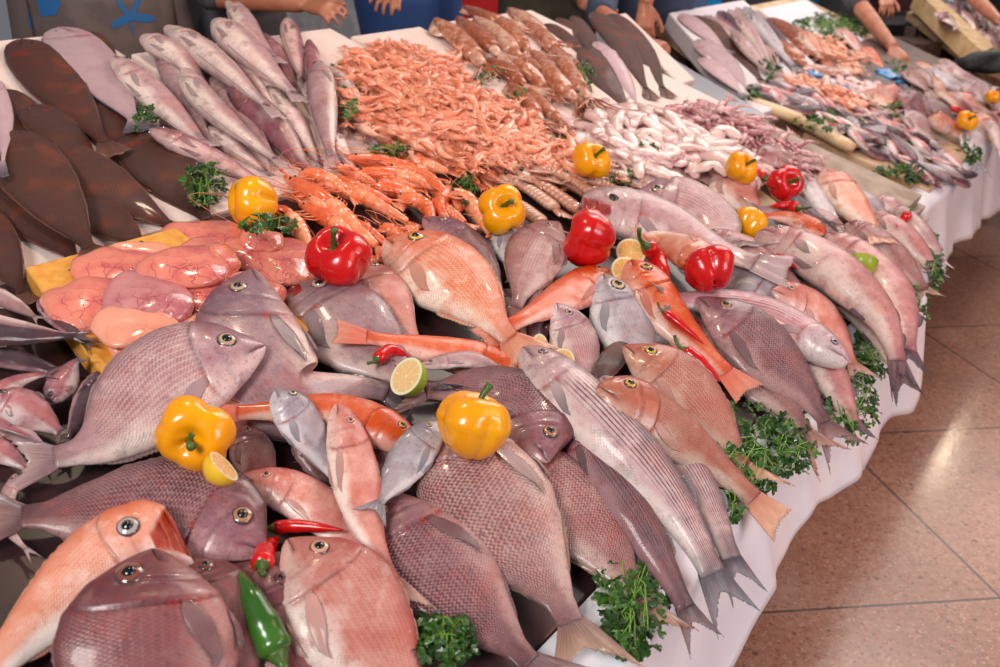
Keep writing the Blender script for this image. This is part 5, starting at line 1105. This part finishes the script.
# last stall
for i in range(22):
    p = ptin([(930, 8), (952, 4), (985, 12), (1004, 30), (1004, 42), (978, 46), (966, 44)]); a = math.radians(random.gauss(62, 18)); d = np.array([math.cos(a), math.sin(a)])*15
    G(random.choice(('sardine', 'hake', 'bream')), [np.array(p)-d, np.array(p)+d], random.uniform(7, 11), 'small grey fish in the jumble beyond the tan board', random.choice(('hakem', 'anchovy', 'mauve', 'dark', 'bluegrey', 'hakedark')), group='fish on the last stall', fins=False, res=.35, maxlift=.2)
t = NT('net'); n_ = t.n.new('ShaderNodeTexVoronoi'); n_.inputs['Scale'].default_value = 60; t.t.links.new(t.obj(), n_.inputs['Vector']); netm = t.fin(t.mix(t.sstep(n_.outputs['Distance'], .05, .25), hx('#54595a'), hx('#0f1012')), .6)
P = (990, 62); r_ = 22*pxm(P, surf2); W = rest(P, r_, .35, surf2); Nn = normal(W[0], W[1], surf2); v, f, fc = lump(W, Nn, np.array([1., 0, 0]), r_*2.6, r_*1.6, r_*.9, None, '', seed=3, amp=.1); o = mk('net_bag', local(v, W), f, netm, None, fc); o.location = W; tag(o, 'black net bag at the tan plank, at the picture edge', 'bag')
pepper((966, 121), 10, 'y', (.9, .3, 0), 'yellow pepper among the big fish of the second stall', surf=surf2)
pepper((992, 97), 7, 'y', (.9, .3, 0), 'small piece of yellow pepper beside the violet-grey fish', surf=surf2, stem=False)
pepper((966, 97), 5.5, 'r', (.9, .3, 0), 'tiny red pepper beside the long silver fish of the second stall', surf=surf2, stem=False)
chilli([(950, 108), (958, 110), (970, 113)], 6, 'r', 'red chilli lying beside the rosy fish of the second stall', surf=surf2)
# ---------------------------------------------------------------- base under the heap
wet = plain('wet_tray_shade', '#44292a', .4, .3, .2, 18, '#2c1a1c')  # wet tray, its colour darkened to stand in for shade between fish
o = slab('display_tray', [(.07, -.95), (.07, 1.42), (1.0, 1.42), (1.0, -.95)], surf1, .02, wet, -.034, bevel=.004); tag(o, 'wet tray with gap shade in its colour beneath the heap of bream and mullet', 'tray')
# ---------------------------------------------------------------- the heap, from the bottom up
F('bream', [(205, 440), (262, 372)], 50, 1, 'fish almost hidden under the chin of the silver bream', color='plum')
F('bream', [(238, 388), (200, 470)], 44, 1, 'small bream with just one eye showing beside the yellow pepper', color='pink')
F('bream', [(440, 480), (300, 440)], 60, -1, 'rosy bream buried in the middle of the small fishes', color='rosebream')
F('snapper', [(500, 420), (640, 520)], 60, 1, 'dark rosy fish buried under the big striped mullet', color='rosebream')
F('bream', [(640, 440), (720, 330)], 60, 1, 'bream buried beneath the orange snapper near the parsley', color='rosebream')
F('bream', [(560, 330), (480, 280)], 60, 1, 'plum-coloured fish buried under the three small breams', color='plum')
F('bream', [(660, 300), (620, 240)], 50, 1, 'bream buried between the lemon slices and red pepper', color='mauve')
F('bream', [(880, 330), (790, 230)], 56, -1, 'pink bream buried under the long pink mullets', color='pink')
F('bream', [(300, 620), (190, 540)], 90, -1, 'plum bream hidden below the green chilli and dark bream', color='plum')
F('bream', [(262, 565), (330, 760)], 92, 1, 'plum bream whose eye shows just right of the green chilli top', color='plum')
F('bream', [(186, 558), (268, 760)], 100, 1, 'plum bream between the green chilli and the biggest plum bream', color='plum')
F('bream', [(265, 552), (170, 515), (-50, 520)], 116, -1, 'big dark scaly bream with a gold-ringed eye, under the open-mouthed orange fish', color='dark')
F('scorpion', [(174, 522), (92, 575), (-60, 720)], 92, -1, 'orange-red fish with its mouth wide open, nearest of all to the camera', color='paleorange', gape=.45, eyeo=(.19, .58, .125), maxlift=.14)
F('bream', [(152, 550), (156, 700), (150, 880)], 168, -1, 'largest plum bream with a long grey breast fin at the bottom', color='plum')
F('bream', [(252, 270), (256, 340), (290, 398), (372, 388), (452, 426)], 108, -1, 'grey-mauve bream with its head raised against the roe', color='mauvedark', eye=True)
F('scorpion', [(418, 448), (330, 412), (196, 416)], 44, -1, 'dark red fish lying crosswise under the small fishes', color='red')
F('bream', [(264, 346), (170, 385), (90, 448), (-18, 466)], 104, -1, 'silver-pink bream with its tail over the sardines', color='mauve')
F('bream', [(294, 286), (356, 338), (440, 412)], 92, 1, 'grey-plum bream whose gaping snout peers out beneath the red pepper', color='greyplum', gape=.15)
F('snapper', [(360, 262), (392, 310), (436, 372)], 52, 1, 'slim pink fish squeezed beside the big pink-orange snapper', color='pink')
F('snapper', [(424, 218), (466, 252), (520, 322)], 44, 1, 'grey scaled fish just below the yellow pepper and the prawns', color='dark')
F('scorpion', [(528, 372), (430, 350), (330, 330)], 40, -1, 'orange-red fish whose bright tail points at the mauve breams', color='red')
F('bream', [(238, 424), (276, 512)], 44, 1, 'small rosy bream with its head beside the yellow pepper', color='rosebream')
F('snapper', [(300, 420), (330, 500)], 40, 1, 'small dark fish pinned between the bearded fish and the upright one', color='dark')
F('scorpion', [(276, 392), (304, 428), (352, 500)], 42, 1, 'small greenish-grey fish with a blunt pale snout on the red fish', color='bluegrey')
F('snapper', [(240, 476), (320, 512), (400, 602)], 50, 1, 'slim pale pink bream lying behind the red chilli', color='pink')
F('bream', [(374, 490), (462, 592), (580, 712)], 112, -1, 'dark red scaly bream under the largest bream', color='dark', eyeo=(.14, .6, .08))
F('bream', [(288, 540), (350, 620), (460, 780)], 118, 1, 'pink bream under the red chilli, cut by the picture edge', color='pink')
F('bream', [(496, 448), (580, 520), (632, 590), (672, 652)], 84, 1, 'rosy scaled bream with its forked tail over the parsley and cloth', color='rosebream')
F('bream', [(446, 412), (508, 520), (566, 612), (602, 690)], 120, -1, 'largest scaly bream with a long breast fin, next to the yellow pepper', color='greybream')
F('sardine', [(420, 366), (480, 362), (544, 410)], 17, 1, 'thin silvery fish curved over the thick-headed dark bream', color='hakem', cat='fish')
F('snapper', [(337, 402), (352, 470), (372, 540), (425, 628)], 50, 1, 'slim rosy bream standing upright in the middle of the small fishes', color='pink')
F('snapper', [(442, 422), (414, 455), (368, 520)], 42, -1, 'small blue-grey fish with its head under the dark tail', color='bluegrey')
# mullets
F('mullet', [(560, 420), (640, 530), (710, 652)], 48, 1, 'dark striped mullet beneath the big pale one', color='darkmullet')
F('mullet', [(600, 380), (690, 480), (752, 604)], 50, 1, 'silver striped mullet mostly under the big pale one, outer tail', color='silver')
F('bream', [(548, 462), (505, 402), (380, 388)], 80, -1, 'thick-headed dark bream with a copper eye behind the yellow pepper', color='dark')
# the right part of the heap
F('snapper', [(502, 226), (512, 256), (518, 286)], 36, 1, 'small silver fish behind the scaly grey-rose bream', color='bluegrey')
F('bream', [(558, 222), (530, 270), (502, 352)], 62, -1, 'scaly grey-rose bream beside the red pepper', color='rosebream', eyeo=(.16, .57, .085))
F('scorpion', [(609, 272), (560, 300), (478, 342)], 42, -1, 'coral red fish with its tail beside the snapper', color='red', eyeo=(.14, .56, .1))
F('snapper', [(386, 240), (446, 280), (504, 334), (540, 374)], 84, 1, 'big pink-orange snapper with raised snout in the middle', color='orange', eyeo=(.17, .6, .09), name='red_snapper')
F('mullet', [(523, 351), (597, 422), (676, 512), (742, 630)], 62, 1, 'big pale striped mullet running from the small breams down to the cloth', color='silver', roll=4)
F('bream', [(603, 274), (620, 320), (648, 392)], 60, 1, 'silver-blue bream with a large yellow-brown eye next to the coral fish', color='bluegrey', eyeo=(.17, .6, .125))
F('bream', [(556, 303), (574, 345), (590, 402)], 46, 1, 'small striped grey bream pressed to the silver-blue bream', color='mauve')
F('sole', [(626, 343), (606, 368), (588, 404)], 24, 1, 'dark brown flat fish piece between the small striped bream and the pink one', color='solebrown', cat='sole')
F('bream', [(690, 318), (760, 380), (838, 468)], 56, 1, 'dark scaled bream below the twin one, tail over the parsley', color='rosebream')
citrus((631, 252), 15, 'y', (.8, .1, 0), 'yellow lemon slice standing against the red pepper', .25, name='lemon_slice')
citrus((626, 270), 15, 'y', (.75, -.1, .3), 'yellow lemon slice below the other one', .25, name='lemon_slice')
F('scorpion', [(630, 262), (672, 322), (752, 396)], 48, 1, 'orange-red fish with a yellow eye beside the lemon slices', color='red', eyeo=(.14, .58, .12))
F('bream', [(624, 346), (690, 400), (772, 500)], 64, 1, 'salmon-coloured bream with its tail in the parsley', color='tanpink')
F('scorpion', [(597, 388), (684, 440), (786, 528)], 58, 1, 'pinkish-tan fish with a yellow-ringed eye along the big pale mullet', color='tanpink')
F('mullet', [(790, 330), (830, 380), (864, 446)], 40, 1, 'pink fish tail hanging over the parsley near the silver mullet', color='rosemullet')
F('bream', [(742, 268), (790, 300), (850, 372)], 44, 1, 'rosy bream wedged below the silvery bream face', color='rosebream')
F('mullet', [(700, 236), (760, 262), (826, 318)], 36, 1, 'rosy mullet under the two red chillies', color='rosemullet')
F('bream', [(788, 300), (740, 280), (690, 290)], 60, -1, 'silvery bream face beneath the big pink mullet', color='bluegrey')
F('snapper', [(772, 290), (820, 318), (866, 384)], 38, 1, 'pink fish with a pointed end lying along the striped silver mullet', color='pink')
F('mullet', [(847, 364), (760, 315), (650, 296)], 42, -1, 'silver mullet with violet stripes, head toward the parsley', color='silver2')
F('bream', [(698, 298), (760, 350), (808, 400), (852, 462)], 60, 1, 'dark grey bream with red-brown back and hanging tail', color='dark')
F('mullet', [(800, 262), (868, 310), (912, 404)], 40, 1, 'pink mullet under the longest pink one, tail hanging at the cloth corner', color='rosemullet')
F('mullet', [(826, 236), (890, 290), (914, 380)], 40, 1, 'outer pink mullet draped over the table edge', color='rosemullet')
F('mullet', [(756, 236), (820, 262), (880, 318), (908, 400)], 44, 1, 'longest pink mullet with a white belly draped down to the corner', color='rosemullet', roll=-15)
F('bream', [(634, 196), (690, 212), (756, 256)], 58, 1, 'mauve bream with a dark nose below the white squid', color='mauve')
F('scorpion', [(582, 206), (650, 220), (720, 252), (796, 274)], 52, 1, 'brown-grey fish with a large mouth behind the red pepper', color='hakem', gape=.3, eyeo=(.15, .57, .085), cat='fish', name='grouper')
F('scorpion', [(712, 268), (675, 245), (636, 236)], 36, 1, 'coral and white fish just left of the yellow pepper', color='orange')
F('bream', [(716, 172), (745, 200), (772, 222)], 42, 1, 'rosy fish below the small yellow pepper at the squid', color='pink')
F('snapper', [(852, 243), (800, 218), (738, 206)], 32, -1, 'mauve fish with its eye toward the lime wedge', color='mauve')
F('scorpion', [(824, 234), (790, 218), (752, 216)], 20, -1, 'small orange-red fish lying on the mauve one', color='red')
F('sardine', [(800, 172), (818, 200), (846, 240)], 20, 1, 'slim grey fish behind the red-headed one', color='bluegrey', cat='fish')
F('sardine', [(784, 190), (800, 206), (846, 232)], 18, 1, 'dark slim fish touching the small red pepper', color='anchovy', cat='fish')
F('sardine', [(876, 198), (892, 206), (922, 216)], 18, 1, 'small silver fish right under the wooden trays', color='hakem', cat='fish')
F('sardine', [(850, 190), (872, 206), (900, 232)], 18, 1, 'small grey-blue fish next to the silver one under the trays', color='bluegrey', cat='fish')
F('mullet', [(846, 226), (890, 256), (934, 302)], 34, 1, 'rosy brown fish beyond the lime wedge with its tail over the edge', color='rosebream')
F('mullet', [(872, 216), (910, 244), (942, 282)], 28, 1, 'rosy fish draped over the far corner, next to last', color='rosemullet')
F('mullet', [(896, 208), (924, 236), (946, 270)], 20, 1, 'outermost thin pale fish at the far corner of the heap', color='hakem', cat='fish')
F('scorpion', [(826, 172), (850, 205), (886, 246)], 36, 1, 'red and white fish lying head up under the wooden trays', color='orange')
# ---------------------------------------------------------------- peppers, chillies, citrus
pepper((195, 432), 37, 'y', (1.35, .35, 0), 'yellow pepper lying on the silver-pink bream')
pepper((474, 425), 36, 'y', (-.35, .25, 0), 'yellow pepper on the thick-headed dark bream')
pepper((253, 201), 27, 'y', (.3, -1.3, .2), 'yellow pepper between the hakes and the roe', stem=False)
pepper((502, 209), 24, 'y', (.95, .35, 0), 'yellow pepper among the prawns and mantis shrimps')
pepper((590, 161), 19, 'y', (.8, .2, .5), 'yellow pepper touching the white squid and the mantis shrimps')
pepper((740, 168), 16, 'y', (.9, .3, .5), 'small yellow pepper at the end of the baby squids')
pepper((750, 225), 19, 'y', (-.5, .7, 0), 'yellow pepper lying on the mauve and coral fishes', stem=False)
pepper((718, 167), 12, 'y', (.9, .3, .5), 'yellow pepper mostly hidden behind the small red one', stem=False) if False else None
pepper((339, 258), 32, 'r', (.45, -.15, 0), 'big red pepper touching the roe and prawns')
pepper((589, 240), 29, 'r', (-.3, -1.25, .2), 'red pepper beside the lemon slices', stem=False)
pepper((709, 270), 24, 'r', (-1.0, .3, .4), 'red pepper in front of the coral and white fish', stem=False)
pepper((784, 184), 18, 'r', (1.1, .1, .3), 'small red pepper with its green stem facing out')
chilli([(272, 528), (300, 526), (343, 530)], 15, 'r', 'long red chilli on the pale pink bream')
chilli([(262, 566), (266, 550), (278, 537)], 24, 'r', 'short plump red chilli beside the dark bream mouth', name='chilli_pepper')
chilli([(278, 655), (262, 620), (240, 572)], 36, 'g', 'green chilli lying over the plum breams')
chilli([(664, 312), (680, 324), (704, 344)], 9, 'r', 'thin red chilli behind the orange-red fish')
chilli([(684, 350), (700, 362), (720, 382)], 14, 'r', 'red chilli lying on the orange-red fish')
chilli([(560, 366), (572, 374), (590, 392)], 12, 'r', 'red chilli by the small striped grey bream')
chilli([(376, 360), (392, 350), (414, 362)], 14, 'r', 'dark red curled chilli next to the lime half')
chilli([(646, 246), (656, 256), (670, 284)], 18, 'r', 'dark red chilli between the lemon slice and the coral fish')
chilli([(756, 246), (772, 247), (796, 248)], 9, 'r', 'orange-red chilli on top of the long pink mullet')
chilli([(768, 252), (780, 258), (798, 270)], 9, 'r', 'lower red chilli crossing the pink mullet')
chilli([(764, 178), (756, 172), (746, 180)], 12, 'r', 'red chilli left of the small red pepper')
chilli([(798, 208), (788, 205), (770, 206)], 11, 'r', 'red chilli below the small red pepper')
chilli([(908, 214), (903, 220), (896, 226)], 10, 'r', 'red chilli at the far corner under the trays')
chilli([(405, 285+22), (400, 300), (396, 296)], 8, 'r', 'tip of a red chilli beside the big snapper') if False else None
citrus((406, 376), 20, 'g', (.35, -.75, .2), 'cut lime half showing its orange pulp', name='lime_half', cat='lime')
citrus((563, 360+0), 12, 'y', (1.1, -.4, .3), 'lemon half squeezed under the small striped bream')
citrus((541, 346), 13, 'g', (.8, .9, .3), 'small lime half beside the snapper tail', name='lime_half', cat='lime')
citrus((224, 466), 18, 'y', (.2, .9, .6), 'lemon half peeking out below the yellow pepper')
citrus((862, 260), 15, 'g', (-.4, .7, .6), 'lime wedge between the long mullet and the rosy brown fish', name='lime_half', cat='lime')
# ---------------------------------------------------------------- parsley under and around the heap
pr = [((740, 452), 52, 50, 260, 'large parsley bunch under the salmon and tan fish tails'), ((790, 440), 26, 34, 110, 'parsley bunch beside the dark bream tail'),
 ((632, 600), 34, 58, 170, 'parsley bunch under the rosy bream tail at the picture bottom'), ((720, 500), 26, 24, 70, 'small parsley bunch between the pinkish-tan fish and the cloth'),
 ((852, 400), 28, 42, 140, 'parsley bunch behind the silver mullet head'), ((874, 350), 26, 26, 110, 'parsley bunch under the pink mullet tails'),
 ((912, 306), 18, 26, 90, 'parsley bunch near the table corner'), ((936, 262), 10, 26, 60, 'narrow parsley bunch at the far corner of the heap'),
 ((444, 640), 32, 26, 110, 'parsley bunch between the pink bream and the dark red one')]
for p, rx, ry, n, l in pr: parsley(p, rx, ry, n, l, thick=.024, base=.0 if p[0] > 600 else .02)
# ---------------------------------------------------------------- parsley sprigs
pq = [((352, 98), 12, 26, 46, 'parsley sprig between the upright hake and the shrimp heap', surf1), ((392, 150), 22, 8, 44, 'parsley at the foot of the shrimp heap above the prawns', surf1), ((334, 72), 8, 7, 14, 'small parsley tuft at the top of the shrimp heap', surf1),
 ((144, 118), 11, 15, 34, 'parsley sprig between the white-bellied sole and the hakes', surf1), ((206, 184), 22, 22, 90, 'curly parsley sprig next to the broad brown sole', surf1), ((268, 222), 30, 10, 50, 'parsley under the yellow pepper and the roe', surf1), ((488, 74), 14, 12, 36, 'parsley between the squids and the shrimps', surf1), ((516, 96), 8, 12, 22, 'parsley trailing down beside the pale squid', surf1),
 ((584, 78), 12, 18, 60, 'parsley bunch between the squids and the dark soles', surf1), ((466, 186), 14, 16, 44, 'parsley between the prawns and the small shrimps', surf1), ((618, 178), 16, 8, 30, 'parsley under the yellow pepper beside the white squid', surf1), ((647, 145), 12, 7, 12, 'loose parsley sprig lying on the white squid', surf1), ((553, 138), 6, 4, 8, 'parsley leaf on the shrimps near the white squid', surf1),
 ((834, 26), 42, 13, 330, 'wide green parsley bed at the top of the second stall', surf2), ((828, 122), 34, 9, 70, 'parsley along the ivory rail', surf2), ((770, 66), 10, 14, 26, 'parsley on the big foam board between the fishes', surf2), ((752, 94), 9, 6, 16, 'parsley at the end of the ivory rail', surf2), ((898, 66), 14, 8, 24, 'parsley tuft at the blue bag', surf2), ((902, 172), 28, 9, 70, 'parsley on the edge board of the second stall', surf2), ((972, 150), 12, 12, 36, 'parsley beneath the hanging grey tail', surf2), ((893, 108), 14, 6, 20, 'parsley between the sardines and the plump orange-red fish', surf2)]
for p, rx, ry, n, l, sf in pq: parsley(p, rx, ry, n, l, surf=sf, thick=.02, size=.0125 if sf is surf1 else .02)
# ---------------------------------------------------------------- light
w = bpy.data.worlds.new('world'); S.world = w; w.use_nodes = True
w.node_tree.nodes['Background'].inputs[0].default_value = (.9, .92, 1, 1); w.node_tree.nodes['Background'].inputs[1].default_value = .15
def area(name, loc, tgt, size, power, col, sy=None):
    l = bpy.data.lights.new(name, 'AREA'); l.energy = power; l.size = size; l.color = col
    if sy: l.shape = 'RECTANGLE'; l.size_y = sy
    o = bpy.data.objects.new(name, l); COL.objects.link(o); o.location = loc
    d = np.array(tgt)-np.array(loc); from mathutils import Vector
    o.rotation_euler = Vector(d).to_track_quat('-Z', 'Y').to_euler(); return o
area('daylight', (-1.2, -1.2, 3.2), (.2, 1.8, .8), 1.0, 76, (1, .96, .92))
area('awning_light', (1.6, 4.0, 3.4), (.6, 2.2, .8), 2.0, 50, (1, .88, .82))
area('hall_light', (3.4, 6.0, 3.2), (2.6, 3.8, .6), 2.0, 24, (1, .93, .86))
area('cloth_fill', (2.6, -.6, 1.9), (.6, 1.3, .7), 1.2, 30, (.95, .96, 1))  # added fill lamp that whitens the hanging cloth, no window there
area('backdrop_fill', (1.2, 5.2, 3.0), (1.6, 8., 1.2), 1.6, 55, (1, .96, .92))  # added fill lamp, brightens the wall and people at the back
# bare bulbs over the stall
F0 = at_z([(935, 445)], 0)[0]; rf = F0-(0, 0, CAMZ); rf[2] = -rf[2]; rf /= np.linalg.norm(rf)
for k, (p, e) in enumerate(((F0+rf*(2.5/rf[2]), 26), ((-.5, 1.6, 2.45), 16), ((.55, 2.6, 2.5), 16))):
    l = bpy.data.lights.new('bulb_light', 'POINT'); l.energy = e; l.color = (1, .78, .55); l.shadow_soft_size = .05
    o = bpy.data.objects.new('bulb_light', l); COL.objects.link(o); o.location = tuple(p)
l = bpy.data.lights.new('red_awning_glow', 'AREA'); l.energy = 30; l.color = (1, .42, .3); l.size = 1.6
o = bpy.data.objects.new('red_awning_glow', l); COL.objects.link(o); o.location = (2.9, 1.0, 2.6); o.rotation_euler = (0, math.radians(25), 0)
S.view_settings.view_transform = 'Standard'; S.view_settings.look = 'None'; S.view_settings.gamma = 1; S.view_settings.use_curve_mapping = False
S.view_settings.exposure = 0.16
print('objects', len(bpy.data.objects))
